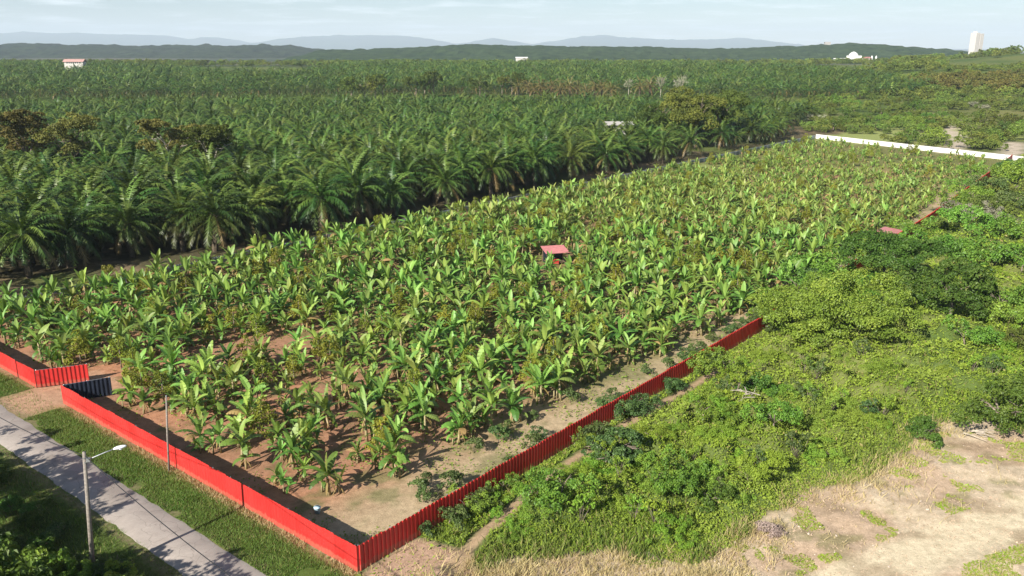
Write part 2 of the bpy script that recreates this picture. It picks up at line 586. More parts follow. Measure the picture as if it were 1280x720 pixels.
    c = mix(nt, at.outputs['Color'], ramp(nt, f1, [(.3, (.62, .6, .55)), (.7, (1.3, 1.3, 1.3))]), .75, 'MULTIPLY')
    c = mix(nt, c, ramp(nt, f2, [(.3, (.6, .6, .58)), (.68, (1.3, 1.28, 1.25))]), .7, 'MULTIPLY')
    nt.links.new(c, b.inputs['Base Color'])
    b.inputs['Roughness'].default_value = .95; b.inputs['Specular IOR Level'].default_value = .1
    bp = N(nt, 'ShaderNodeBump'); bp.inputs['Strength'].default_value = .6; bp.inputs['Distance'].default_value = .12
    nt.links.new(noise_n(nt, 3.5, 8, .75, p), bp.inputs['Height']); nt.links.new(bp.outputs[0], b.inputs['Normal'])
    tag(mb.build('ground', m, smooth=True), kind='structure')


make_ground()


def make_road():
    m, nt, b = new_mat('road')
    p = pos_n(nt)
    f = noise_n(nt, .5, 6, .7, p); g = noise_n(nt, 25, 4, .8, p)
    c = ramp(nt, f, [(.3, (.29, .25, .22)), (.7, (.41, .355, .31))])
    c = mix(nt, c, ramp(nt, g, [(.3, (.72, .72, .72)), (.7, (1.15, 1.15, 1.15))]), .8, 'MULTIPLY')
    vo = N(nt, 'ShaderNodeTexVoronoi', feature='DISTANCE_TO_EDGE'); vo.inputs['Scale'].default_value = .45
    wp = N(nt, 'ShaderNodeVectorMath', operation='ADD'); nn_ = N(nt, 'ShaderNodeTexNoise'); nn_.inputs['Scale'].default_value = .9; nn_.inputs['Detail'].default_value = 5
    nt.links.new(p, nn_.inputs['Vector']); nt.links.new(p, wp.inputs[0]); nt.links.new(nn_.outputs['Color'], wp.inputs[1]); nt.links.new(wp.outputs[0], vo.inputs['Vector'])
    ck = ramp(nt, vo.outputs['Distance'], [(.0, (.55, .55, .55)), (.012, (1, 1, 1))])
    c = mix(nt, c, ck, .8, 'MULTIPLY')
    pt = ramp(nt, noise_n(nt, .16, 3, .5, p), [(.56, (1, 1, 1)), (.585, (.82, .81, .80))])
    c = mix(nt, c, pt, .9, 'MULTIPLY')
    nt.links.new(c, b.inputs['Base Color']); b.inputs['Roughness'].default_value = .9
    b.inputs['Specular IOR Level'].default_value = .2
    bp = N(nt, 'ShaderNodeBump'); bp.inputs['Strength'].default_value = .3; bp.inputs['Distance'].default_value = .02
    nt.links.new(g, bp.inputs['Height']); nt.links.new(bp.outputs[0], b.inputs['Normal'])
    ts = np.arange(-80, 240, .5)
    e0 = ROAD_S0 + .35 * (fbm(ts / 1.3, ts * 0, 61) - .5); e1 = ROAD_S1 + .35 * (fbm(ts / 1.3, ts * 0 + 9, 62) - .5)
    V = []
    for k, f in enumerate((0, .04, .5, .96, 1)):
        s = e0 + (e1 - e0) * f
        x, y = XY(s, ts)
        z = np.where((f == 0) | (f == 1), -.03, .03 + .03 * (f == .5)) + 0 * ts
        V.append(np.stack([x, y, z], -1))
    n = len(ts)
    V = np.concatenate(V)
    Q = []
    for k in range(4):
        a = np.arange(n - 1) + k * n
        Q.append(np.stack([a, a + 1, a + 1 + n, a + n], -1)[:, ::-1])
    mb = MB(); mb.add(V, np.concatenate(Q))
    tag(mb.build('road', m, smooth=True), kind='structure')


make_road()


# ------------------------------------------------------------------ far hills and mountains
def ridge(name, Y0, prof, depth, mat, amp, nx, ny=26, seed=0, bot=-45, xpad=700):
    px = np.array([p[0] for p in prof], float); py = np.array([p[1] for p in prof], float)
    xs = np.linspace(-xpad, 1280 + xpad, nx)
    X = (xs - 640) / F * Y0 * 1.0385
    v = (np.interp(xs, px, py) - 360) / F
    top = H - Y0 * (SP + v * CP) / (CP - v * SP)
    V = []
    for j in range(ny):
        f = j / (ny - 1)
        prof_z = np.sin(min(1, f / .7) * PI / 2) if f < .7 else np.cos((f - .7) / .3 * PI / 2)
        yy = Y0 - depth * .7 + depth * f
        xx = X + (np.asarray(rng.random(nx)) - .5) * 3
        bump = amp * (fbm(xx / (amp * 2.2) + seed, np.full(nx, yy / (amp * 2.2)), seed, 3) - .62)
        big = .25 * (fbm(xx / (Y0 * .09), np.full(nx, yy / (Y0 * .06)), seed + 5, 3) - .5) * np.sin(f * PI)
        z = bot + (top - bot) * np.clip(prof_z + (big if f < .65 else 0), 0, 1.0) + bump * (1 if f > .02 else 0)
        V.append(np.stack([xx, np.full(nx, yy), z], -1))
    idx = np.arange(nx * ny).reshape(ny, nx)
    Q = np.stack([idx[:-1, :-1], idx[:-1, 1:], idx[1:, 1:], idx[1:, :-1]], -1).reshape(-1, 4)
    mb = MB(); mb.add(np.concatenate(V), Q)
    return tag(mb.build(name, mat, smooth=False), kind='structure')


def forest_mat(name, a, b_, sc):
    m, nt, b = new_mat(name)
    p = pos_n(nt)
    c = ramp(nt, noise_n(nt, sc, 6, .7, p), [(.35, a), (.65, b_)])
    nt.links.new(c, b.inputs['Base Color']); b.inputs['Roughness'].default_value = 1; b.inputs['Specular IOR Level'].default_value = 0
    return m


M['forest_far'] = forest_mat('forest_far', (.006, .014, .008), (.036, .052, .024), .03)
M['forest_mid'] = forest_mat('forest_mid', (.012, .028, .010), (.046, .074, .026), .03)
M['mountain'] = forest_mat('mountain', (.025, .045, .02), (.04, .065, .03), .001)
ridge('hills', 4200, [(-700, 56), (0, 56), (60, 55), (100, 54.5), (180, 56), (260, 57), (340, 55.5), (400, 59), (430, 63), (470, 67), (520, 72), (2000, 90)], 1500, M['forest_far'], 30, 900, 36, 4)
ridge('hills', 3000, [(-700, 85), (380, 78), (430, 62), (500, 60.5), (560, 57), (585, 54.5), (640, 57), (720, 58), (800, 58.5), (870, 61), (900, 60), (950, 57.5), (1000, 55), (1030, 53), (1060, 56.5), (1100, 60.5), (1120, 60), (1150, 65), (1200, 69), (1300, 74), (2000, 80)], 1300, M['forest_mid'], 13, 620, 30, 9)
ridge('mountains', 24000, [(-700, 52), (0, 47), (20, 44), (40, 40.5), (70, 42), (95, 40), (130, 43), (150, 41), (190, 43.5), (240, 44), (275, 50), (300, 46), (335, 53), (352, 56), (362, 52), (400, 45), (440, 45), (480, 44), (520, 45), (556, 50), (575, 55), (590, 53), (605, 49), (620, 47), (640, 51), (662, 55), (690, 51), (720, 45), (745, 44), (775, 47), (830, 50), (870, 49), (905, 47.5), (930, 50), (960, 56), (1000, 60), (1300, 63), (2000, 60)], 7000, M['mountain'], 60, 420, 16, 15, bot=-100)


# ------------------------------------------------------------------ plant parts
def leaf_blade(mb, g, L, Wd, az, e0, droop, segs, base, tear, fold, var, pet=.13):
    ts = np.concatenate([[0], np.linspace(pet, 1, segs)])
    e = e0 - droop * ts ** 1.3
    dl = np.diff(ts) * L
    h = np.concatenate([[0], np.cumsum(dl * np.cos((e[1:] + e[:-1]) / 2))])
    z = np.concatenate([[0], np.cumsum(dl * np.sin((e[1:] + e[:-1]) / 2))])
    d = np.array([math.cos(az), math.sin(az), 0]); side = np.array([-math.sin(az), math.cos(az), 0])
    P = np.array(base) + h[:, None] * d + z[:, None] * np.array([0, 0, 1])
    nrm = -np.sin(e)[:, None] * d + np.cos(e)[:, None] * np.array([0, 0, 1])
    k = np.clip((ts - pet) / (1 - pet), 0, 1)
    w = np.where(ts < pet * .5, .035, Wd / 2 * np.sin(PI * (.10 + .87 * k)) ** .6)
    roll = g.normal(0, .25)
    dirs = []
    for sg in (-1, 1):
        f = fold + sg * roll
        dirs.append(sg * side * math.cos(f) + nrm * math.sin(f))
    Lf = P + dirs[0] * w[:, None]; Rt = P + dirs[1] * w[:, None]
    n = len(ts)
    if not tear:
        V = np.concatenate([Lf, P, Rt]); a = np.arange(n - 1)
        Q = np.concatenate([np.stack([a, a + 1, n + a + 1, n + a], -1), np.stack([n + a, n + a + 1, 2 * n + a + 1, 2 * n + a], -1)])
        mb.add(V, Q, None, var)
    else:
        for E, dr in ((Lf, dirs[0]), (Rt, dirs[1])):
            for i in range(n - 1):
                c = (E[i] + E[i + 1]) / 2
                sh = g.uniform(.05, .3) if i > 0 else 0
                dz = np.array([0, 0, -abs(g.normal(0, .10)) * w[i]])
                mb.add([P[i], P[i + 1], E[i + 1] + (c - E[i + 1]) * sh + dz, E[i] + (c - E[i]) * sh + dz], [(0, 1, 2, 3)], None, var)


def banana(seed, segs=7, tear=True, small=False):
    g = np.random.default_rng(seed)
    st, lf = MB(), MB()

    def one(bx, by, k, hs, nl):
        lean = g.normal(0, .06, 2)
        tip = np.array([bx + lean[0] * hs, by + lean[1] * hs, hs])
        tube(st, [(bx, by, -.05), ((bx + tip[0]) / 2, (by + tip[1]) / 2, hs * .5), tip], [.15 * k, .12 * k, .075 * k], 7 if tear else 5)
        a0 = g.uniform(0, 6.28)
        for i in range(nl):
            f = i / (nl - 1)
            az = a0 + i * 2.4 + g.normal(0, .25)
            e0 = math.radians(84 - 74 * f + g.normal(0, 10))
            dr = .45 + 1.0 * f + g.normal(0, .25)
            L = k * (1.8 + .5 * math.sin(PI * min(1, f + .2)) + g.normal(0, .12)); Wd = k * g.uniform(.48, .70)
            var = (np.clip(.8 - .5 * f + g.normal(0, .18), 0, 1), (f > .7) * (.9 * (g.random() < .12)) + .22 * (g.random() < .15), 0)
            leaf_blade(lf, g, L, Wd, az, e0, dr, segs, tip, tear and g.random() < .7, math.radians(g.uniform(8, 26) if f < .6 else g.uniform(-20, 12)), var)
        for i in range(g.integers(2, 6) if k > .7 else 0):
            leaf_blade(lf, g, k * 1.3, k * .22, g.uniform(0, 6.28), -.5, .9, max(3, segs - 3), tip - np.array([0, 0, .15]), False, -.5, (g.random(), .85, 0))
    one(0, 0, 1.0, g.uniform(1.4, 2.4), g.integers(9, 13))
    for i in range(g.integers(1, 4)):
        a = g.uniform(0, 6.28); r = g.uniform(.45, .8); k = g.uniform(.4, .75)
        one(r * math.cos(a), r * math.sin(a), k, g.uniform(.7, 1.5) * k * 1.2, g.integers(5, 8))
    return st, lf


def frond(mb, g, L, az, e0, droop, nl, base, var, seg=6, lw=.95, rach=True):
    ts = np.linspace(0, 1, seg + 1)
    e = e0 - droop * ts ** 1.5
    dl = L / seg
    h = np.concatenate([[0], np.cumsum(dl * np.cos((e[1:] + e[:-1]) / 2))])
    z = np.concatenate([[0], np.cumsum(dl * np.sin((e[1:] + e[:-1]) / 2))])
    d = np.array([math.cos(az), math.sin(az), 0]); side = np.array([-math.sin(az), math.cos(az), 0])
    base = np.array(base)
    k = np.linspace(.14, .99, nl)
    hh, zz, ee = np.interp(k, ts, h), np.interp(k, ts, z), np.interp(k, ts, e)
    C = base + hh[:, None] * d + zz[:, None] * np.array([0, 0, 1])
    tg = np.cos(ee)[:, None] * d + np.sin(ee)[:, None] * np.array([0, 0, 1])
    nr = -np.sin(ee)[:, None] * d + np.cos(ee)[:, None] * np.array([0, 0, 1])
    ln = lw * np.sin(PI * (.18 + .74 * k)) ** .7
    half = L * (.85 / nl) * .60
    V, T = [], []
    for sg in (-1, 1):
        jit = g.normal(0, .12, (nl, 3))
        dirn = sg * side * .70 + tg * .52 + np.array([0, 0, -.42]) + jit
        tip = C + dirn * ln[:, None]
        a = C - tg * half * .8; b = C + tg * half * .8
        V.append(np.stack([a, b, tip], 1).reshape(-1, 3))
    V = np.concatenate(V)
    T = np.arange(len(V)).reshape(-1, 3)
    mb.add(V, None, T, var)
    if rach:
        P = base + h[:, None] * d + z[:, None] * np.array([0, 0, 1])
        w = np.linspace(.10, .02, seg + 1)[:, None]
        up = np.array([0, 0, .03])
        n = seg + 1
        VV = np.concatenate([P - side * w + up, P + side * w + up]); a = np.arange(seg)
        mb.add(VV, np.stack([a, a + n, a + n + 1, a + 1], -1), None, (min(1, var[0] + .25), var[1], 0))


def oil_palm(seed, nf=50, nl=20, seg=7, rach=True, sides=9, lw=1.15, trunk=True):
    g = np.random.default_rng(seed)
    tr, cr = MB(), MB()
    ht = g.uniform(5.2, 6.6)
    if trunk:
        pts, rad = [], []
        for i in range(8):
            f = i / 7
            pts.append((.25 * math.sin(f * 2 + seed), .2 * math.cos(f * 2.3 + seed) - .2, f * ht - .1))
            rad.append(.42 + .10 * (i % 2) + .12 * (f > .75))
        tube(tr, pts, rad, sides)
        if sides > 6:      # stubs of cut fronds
            for i in range(46):
                a = i * 2.4; z = ht * (.35 + .64 * i / 46)
                d = np.array([math.cos(a), math.sin(a), 0])
                p = np.array([0, 0, z])
                tube(tr, [p + d * .35, p + d * .75 + np.array([0, 0, .35])], [.09, .05], 4)
    for i in range(nf):
        f = i / (nf - 1)
        az = i * 2.39996 + g.normal(0, .12)
        e0 = math.radians(80 - 108 * f ** .85 + g.normal(0, 7))
        dr = .75 + .6 * (1 - abs(f - .45)) + g.normal(0, .16)
        L = g.uniform(5.9, 7.1) * (1 - .10 * f)
        dry = (.75 if g.random() < .35 else .25 * g.random()) if f > .85 else (.15 * g.random() if f > .5 else 0)
        var = (np.clip(.75 - .45 * f + g.normal(0, .2), 0, 1), dry, 0)  # upper fronds lighter: sunlit highlights put into the leaf tone
        frond(cr, g, L, az, e0, dr, nl, (.2 * math.cos(az), .2 * math.sin(az), ht - .3 + .5 * (1 - f)), var, seg, lw, rach)
    return tr, cr


def leaf_cloud(mb, g, lobes, n, size, up=.35, asp=1.7, sub=14, subr=.42, rand=.55, under=-.35, dry=0.0):
    """leaves on many small clumps that sit on the given ellipsoid lobes"""
    lobes = np.array(lobes, float)
    wgt = (lobes[:, 3] * lobes[:, 4]) ** 1.0; wgt /= wgt.sum()
    subs = []
    for L in lobes:
        for i in range(sub):
            while True:
                d = g.normal(0, 1, 3); d /= np.linalg.norm(d)
                if d[2] > under: break
            r = g.uniform(.62, .95)
            subs.append((*(L[:3] + d * L[3:6] * r), *(L[3:6] * subr * g.uniform(.65, 1.25)), g.random(), *d))
    subs = np.array(subs)
    nsub = len(subs)
    w2 = (subs[:, 3] * subs[:, 4]); w2 = w2 / w2.sum()
    c = g.choice(nsub, n, p=w2)
    S = subs[c]
    d = g.normal(0, 1, (n, 3)); d[:, 2] += .35; d += S[:, 7:10] * .6
    d /= np.linalg.norm(d, axis=1)[:, None]
    r = 1 - .45 * g.random(n) ** 2 + g.normal(0, .05, n)
    P = S[:, :3] + d * S[:, 3:6] * r[:, None]
    nr = d + g.normal(0, rand, (n, 3)); nr[:, 2] += up
    nr /= np.linalg.norm(nr, axis=1)[:, None]
    leaf_quads(mb, g, P, nr, size * g.uniform(.6, 1.35, n), asp, np.stack([np.clip(.55 * S[:, 6] + .45 * g.random(n), 0, 1), dry * (g.random(n) < .25), np.zeros(n)], -1))
    return mb


def leaf_quads(mb, g, P, nr, sz, asp, var):
    n = len(P)
    a = np.cross(nr, g.normal(0, 1, (n, 3))); a /= np.linalg.norm(a, axis=1)[:, None] + 1e-9
    b = np.cross(nr, a)
    l = sz[:, None]; w = l / asp
    bend = nr * l * .18
    V = np.stack([P - a * l * .5 - bend, P + b * w * .5 - a * l * .06, P + a * l * .5 - bend, P - b * w * .5 - a * l * .06], 1).reshape(-1, 3)
    mb.add(V, np.arange(4 * n).reshape(-1, 4), None, np.repeat(var, 4, 0))


def limbs(mb, g, top, spread, r0, n=5, sides=6, base=(0, 0, -.1), fork=.45):
    """tapered trunk with forked limbs reaching into the crown"""
    b = np.array(base, float); f = np.array([g.normal(0, .15), g.normal(0, .15), top * fork])
    tube(mb, [b, b * .4 + f * .6, f], [r0 * 1.2, r0, r0 * .85], sides)
    for i in range(n):
        a = i * 2 * PI / n + g.normal(0, .35)
        q = f + np.array([math.cos(a) * spread, math.sin(a) * spread, (top - f[2]) * g.uniform(.55, .95)])
        mid = f * .45 + q * .55 + np.array([0, 0, .1 * top])
        tube(mb, [f, mid, q], [r0 * .6, r0 * .4, r0 * .15], max(4, sides - 1))
        for k in range(2):
            a2 = a + g.normal(0, .9)
            q2 = mid + np.array([math.cos(a2) * spread * .5, math.sin(a2) * spread * .5, top * .22 * g.random()])
            tube(mb, [mid, q2], [r0 * .3, r0 * .1], 4)


def place(proto, x, y, z=None, yaw=None, sc=1.0, label=None, first=[]):
    key = proto.name
    if proto.get('_used') is None:
        o = proto; proto['_used'] = 1
    else:
        o = copy_tree(proto)
    if '_used' in o and o is not proto:
        del o['_used']
    o.location = (x, y, float(height(x, y)) if z is None else z)
    o.rotation_euler = (0, 0, random.uniform(0, 6.28) if yaw is None else yaw)
    o.scale = (sc,) * 3
    if label:
        o['label'] = label
    return o


PROTOS = []


def proto_thing(name, label, cat, group, parts):
    """parts: (name, builder, material, smooth)"""
    o = thing(name, label, cat, group=group)
    for pn, mb, m, sm in parts:
        mb.build(pn, m, o, sm)
    PROTOS.append(o)
    return o


# ------------------------------------------------------------------ oil palms
P1 = [XY(-170, 96), XY(322, 96), XY(345, 116), (158, 430), (120, 475), (-12, 500), (-150, 480), (-262, 452), (-520, 446), (-520, 240)]
P2 = [(-420, 545), (-150, 590), (0, 610), (90, 600), (126, 575), (250, 570), (290, 600), (289, 640), (297, 740), (294, 850), (250, 1000), (233, 1150), (-212, 1100), (-193, 830), (-272, 830), (-337, 900), (-565, 1150), (-900, 1180), (-640, 545)]


def hexgrid(poly, sp, jit, clear=()):
    P = np.array(poly)
    s, t = ST(P[:, 0], P[:, 1])
    a = np.arange(s.min(), s.max(), sp); b = np.arange(t.min() if t.min() > 90 else t.min(), t.max(), sp * .866)
    A, B = np.meshgrid(a, b)
    A = A + (np.arange(len(b)) % 2)[:, None] * sp / 2
    A = A.ravel() + rng.normal(0, jit, A.size); B = B.ravel() + rng.normal(0, jit, B.size)
    x, y = XY(A, B)
    k = inside(poly, x, y) & in_view(x, y, 8, 120)
    for cx, cy, r in clear:
        k &= np.hypot(x - cx, y - cy) > r
    return x[k], y[k]


OLIVE_BIG = [(68, 318, 1.5), (80, 332, 1.35), (56, 330, 1.2)]
BROWNT = [(G(45, 238), 1.15), (G(98, 240), 1.05), (G(222, 240), 1.0), (G(268, 243), 1.0)]
SHED = (43, 348)
clear = [(a, b, 7) for a, b, c in OLIVE_BIG] + [(63, 304, 7)] + [(p[0], p[1] - 5, 6.5) for p, c in BROWNT] + [(p[0], p[1], 7.5) for p, c in BROWNT] + [(SHED[0], SHED[1], 10)] + [(SHED[0] - 2, SHED[1] - 17, 8.5), (SHED[0] - 4, SHED[1] - 30, 6)]
px_, py_ = hexgrid(P1, 8.5, .8, clear)
order = np.argsort(py_)
px_, py_ = px_[order], py_[order]
vis = in_view(px_, py_, 8, 25)
vi = np.where(vis)[0][:300]
PALM_LBL = 'oil palm with arching dark green fronds in the near rows of the plantation'
PALM_GRP = 'oil palms in the near rows of the plantation'
palms = []
for k in range(6):
    tr, cr = oil_palm(100 + k)
    palms.append(proto_thing('oil_palm', PALM_LBL, 'palm tree', PALM_GRP, [('trunk', tr, M['palm_trunk'], False), ('crown', cr, M['palm'], False)]))
for j, i in enumerate(vi):
    f = palms[j % 6]
    o = place(f, px_[i], py_[i], sc=random.uniform(.88, 1.2) * float(np.interp(py_[i], [130, 260], [1.14, 1.0])))
rest = np.setdiff1d(np.arange(len(px_)), vi)
plant = MB()


def scat(mb, protos, x, y, smin, smax, zoff=0):
    z = height(x, y) + zoff
    k = rng.integers(0, len(protos), len(x))
    for v in range(len(protos)):
        i = np.where(k == v)[0]
        mb.scatter(protos[v], np.stack([x[i], y[i], z[i]], -1), rng.uniform(0, 6.28, len(i)), rng.uniform(smin, smax, len(i)), rng.random(len(i)))


mid = []
for k in range(5):
    tr, cr = oil_palm(200 + k, nf=36, nl=12, seg=5, rach=False, sides=5, lw=1.05)
    cr.merge(tr) if False else None
    mid.append(cr)
scat(plant, mid, px_[rest], py_[rest], .78, 1.1)
far = []
for k in range(5):
    tr, cr = oil_palm(300 + k, nf=20, nl=6, seg=4, rach=False, lw=1.2, trunk=False)
    far.append(cr)
fx, fy = hexgrid(P2, 9.4, .9, [(-459 * k, 900 * k, 13) for k in (1.0, .975, .95)])
scat(plant, far, fx, fy, .75, 1.1)
tag(plant.build('oil_palm_plantation', M['palm']), 'distant mass of oil palm crowns stretching to the ridge', 'palm plantation', kind='stuff')
print('palms', len(px_), len(fx))

# ------------------------------------------------------------------ banana field
HUT = XY(81.5, 43.6)
HUT2 = XY(137, 4.4)
a = np.arange(3.6, 330, 2.55); b = np.arange(3.0, 86.5, 2.55)
A, B = np.meshgrid(a, b)
A = A.ravel() + rng.normal(0, .5, A.size); B = B.ravel() + rng.normal(0, .5, B.size)
bx, by = XY(A, B)
keep = (A > 3.2) & (B < 86) & (A < back_s(B) - 11) & in_view(bx, by, 2, 60)
strip = np.interp(A, [0, 12, 30, 60, 100], [8, 8, 6.5, 5, 4.2])
keep &= B - fence_t(A) > strip
thin = fbm(A / 9, B / 9, 71, 3)
dens = np.interp(A, [0, 14, 26, 45, 160, 220, 280], [.64, .70, .84, 1.05, 1.02, .66, .38]) + (thin - .5) * 1.1 * np.interp(A, [0, 40, 60, 180, 250], [1, .6, .1, .2, .8])
dens = dens + .55 * sstep(26, 44, B + 10 * (thin - .5)) * (A < 45)
keep &= rng.random(A.size) < dens
for p, r in ((G(275, 447), 4.6), (G(375, 428), 3.4), (G(250, 545), 3.0), (G(420, 560), 2.2), (G(330, 440), 2.2), (G(740, 292), 5)):
    keep &= np.hypot(bx - p[0], by - p[1]) > r
for (hx, hy) in (HUT,):
    d = np.array([hx, hy]) / np.hypot(hx, hy)
    for k, r in ((0, 4.0), (3, 3.2), (6, 2.4)):
        keep &= np.hypot(bx - hx + d[0] * k, by - hy + d[1] * k) > r
keep &= ~((np.abs(B - 50) < 5.5) & (A < 7.5))
keep &= np.hypot(bx - HUT2[0], by - HUT2[1]) > 4.5
bx, by = bx[keep], by[keep]
# the fruit trees that stand among the bananas
fr = rng.random(len(bx)) < np.where(by < 190, .115, .05)
fruit_xy = np.stack([bx[fr], by[fr]], -1)
bx, by = bx[~fr], by[~fr]
order = np.argsort(np.hypot(bx, by)); bx, by = bx[order], by[order]
vis = in_view(bx, by, 2, 0)
vi = np.where(vis)[0][:300]
BAN_LBL = 'banana plant with broad arching leaves in the near rows behind the red fence'
bananas = []
for k in range(10):
    st, lf = banana(400 + k)
    bananas.append(proto_thing('banana_plant', BAN_LBL, 'banana plant', 'banana plants in the near rows of the field', [('stem', st, M['banana_stem'], True), ('leaves', lf, M['banana'], False)]))
for j, i in enumerate(vi):
    place(bananas[j % 10], bx[i], by[i], 0, sc=random.choice((random.uniform(.5, .85), random.uniform(.85, 1.2), random.uniform(.9, 1.25))))
rest = np.setdiff1d(np.arange(len(bx)), vi)
bs, bl = MB(), MB()
for half in (0, 1):
    sel = rest[(np.hypot(bx[rest], by[rest]) < 170) == (half == 0)]
    k = rng.integers(0, 6, len(sel)); yaw = rng.uniform(0, 6.28, len(sel)); scl = np.where(rng.random(len(sel)) < .3, rng.uniform(.5, .8, len(sel)), rng.uniform(.8, 1.2, len(sel))) * np.interp(ST(bx[sel], by[sel])[0], [120, 230], [1, .72]); bb = rng.random(len(sel))
    for v in range(6):
        st, lf = banana(500 + v + 20 * half, 5 if half == 0 else 3, False)
        if half:
            lf.A = [a_ + np.array([.05, .08, 0]) for a_ in lf.A]
        i = np.where(k == v)[0]
        P = np.stack([bx[sel[i]], by[sel[i]], 0 * i], -1)
        bl.scatter(lf, P, yaw[i], scl[i], bb[i]); bs.scatter(st, P, yaw[i], scl[i], bb[i])
ro = thing('banana_rows', 'mass of banana plants filling the far part of the field', 'banana plants')
ro['kind'] = 'stuff'
bl.build('leaves', M['banana'], ro); bs.build('stems', M['banana_stem'], ro, True)
print('bananas', len(bx), 'fruit', len(fruit_xy))

# fruit trees: slim, upright, yellowish
fruits = []
for k in range(4):
    g = np.random.default_rng(600 + k)
    c, t_ = MB(), MB()
    h = 2.7
    leaf_cloud(c, g, [(0, 0, .9, .85, .85, .6), (0, 0, 1.5, .75, .75, .7), (.05, 0, 2.2, .48, .48, .65)], 900, .2, up=.1, asp=2.2, sub=9, subr=.5)
    tube(t_, [(0, 0, -.05), (0, 0, 1.2), (0, 0, 2.5)], [.06, .05, .02], 6)
    fruits.append(proto_thing('fruit_tree', 'slim yellowish green fruit tree standing among the banana plants', 'fruit tree', 'slim fruit trees among the bananas', [('trunk', t_, M['bark'], True), ('crown', c, M['fruit'], False)]))
for j, (x, y) in enumerate(fruit_xy[np.argsort(fruit_xy[:, 1])][:280]):
    place(fruits[j % 4], x, y, 0, sc=random.uniform(1.05, 1.6))
# young shrubs on the bare strip inside the long fence
shr = []
for k in range(4):
    g = np.random.default_rng(620 + k)
    c, t_ = MB(), MB()
    leaf_cloud(c, g, [(0, 0, .75, .85, .8, .55), (.25, .1, 1.1, .5, .5, .45), (-.3, .2, .6, .55, .6, .4)], 520, .21, up=.25, asp=1.8, sub=8, subr=.45)
    tube(t_, [(0, 0, -.05), (0, 0, .5), (.1, 0, 1.1)], [.04, .035, .015], 5)
    shr.append(proto_thing('young_shrub', 'young leafy shrub on the bare strip inside the long red fence', 'shrub', 'young shrubs along the long red fence', [('trunk', t_, M['bark'], True), ('crown', c, M['shrub'], False)]))
j = 0
special = {0: 'young leafy shrub closest to the front corner of the red fence', }
for s in np.arange(7.5, 118, 3.0):
    for tt in ((2.6, 5.6) if s < 40 else (3.0,)):
        if rng.random() < .2: continue
        x, y = XY(s + rng.normal(0, .5), fence_t(s) + tt + rng.normal(0, .5))
        place(shr[j % 4], x, y, 0, sc=random.uniform(.6, 1.25)); j += 1

# ------------------------------------------------------------------ fences
PITCHW, RIBD = .42, .075
PROF = [(0, 0), (.23, 0), (.26, 1), (.39, 1)]


def corrugated(mb, p, q, z0, z1, side, g, sheet=3, rib=RIBD):
    """trapezoid-ribbed metal sheets from p to q; ribs stand out to the given side"""
    p = np.array(p, float); q = np.array(q, float)
    L = np.linalg.norm(q - p); d = (q - p) / L; nrm = np.array([-d[1], d[0]]) * side
    nr = max(1, int(round(L / PITCHW))); k = L / (nr * PITCHW)
    off = 0; var = .5
    V, A = [], []
    for i in range(nr):
        if i % sheet == 0:
            off = g.normal(0, .028); var = np.clip(g.normal(.5, .16), 0, 1)
        for a, dd in PROF:
            xy = p + d * (i * PITCHW + a) * k + nrm * dd * rib
            V += [(*xy, z0), (*xy, z1 + off)]; A += [(var, 0, 0)] * 2
    V += [(*q, z0), (*q, z1)]; A += [(var, 0, 0)] * 2
    n = len(V) // 2
    a = np.arange(n - 1) * 2
    Q = np.stack([a, a + 2, a + 3, a + 1], -1)
    mb.add(V, Q, None, np.array(A))


def fence(name, label, path, ht, mat, side, sheet_part='metal_sheet', seed=1, posts=2.6, cat='fence', rib=RIBD):
    g = np.random.default_rng(seed)
    o = thing(name, label, cat, (path[0][0], path[0][1], 0))
    L0 = np.array(path[0])
    sh, rl = MB(), MB()
    npost = 0
    total = sum(np.linalg.norm(np.array(b) - np.array(a)) for a, b in zip(path[:-1], path[1:]))
    step = max(posts, total / 95)
    acc = .25
    for a, b in zip(path[:-1], path[1:]):
        a = np.array(a) - L0; b = np.array(b) - L0
        corrugated(sh, a, b, .03, ht, side, g, 3, rib)
        L = np.linalg.norm(b - a); d = (b - a) / L; nn = np.array([-d[1], d[0]]) * -side
        for z in (.35, ht * .55, ht - .18):
            obox(rl, a + nn * .04 + d * .14, b + nn * .04 - d * .14, .05, z, z + .05)
        x = acc
        while x < L:
            c = a + d * x + nn * .11
            pm = MB(); box(pm, c[0] - .04, c[0] + .04, c[1] - .04, c[1] + .04, -.2, ht - .05)
            pm.build('post', M['steel'], o); npost += 1
            x += step
        acc = x - L
    sh.build(sheet_part, mat, o); rl.build('rail', M['steel'], o)
    return o


FH = 2.14
fence('metal_fence', 'red corrugated metal fence facing the road, right of the gate opening', [XY(0, 0), XY(0, 47)], FH, M['red'], 1, seed=2, rib=.022)
fence('metal_fence', 'red corrugated metal fence facing the road, left of the gate opening', [XY(0, 53.6), XY(0, 94)], FH, M['red'], 1, seed=3, rib=.022)
pr = [XY(s, fence_t(s)) for s in (0.0, 34, 68, 100, 130, 160, 200, 251, 290)]
fence('metal_fence', 'long red ribbed metal fence running from the front corner towards the white wall', pr, FH, M['red'], -1, seed=4, posts=3)
pz = [XY(s, T_LEFT + 1) for s in (0.5, 60, 120, 190, 260, 319)]
fence('metal_fence', 'blue grey zinc fence between the banana field and the oil palms', pz, 1.35, M['zinc'], 1, seed=5, posts=3)


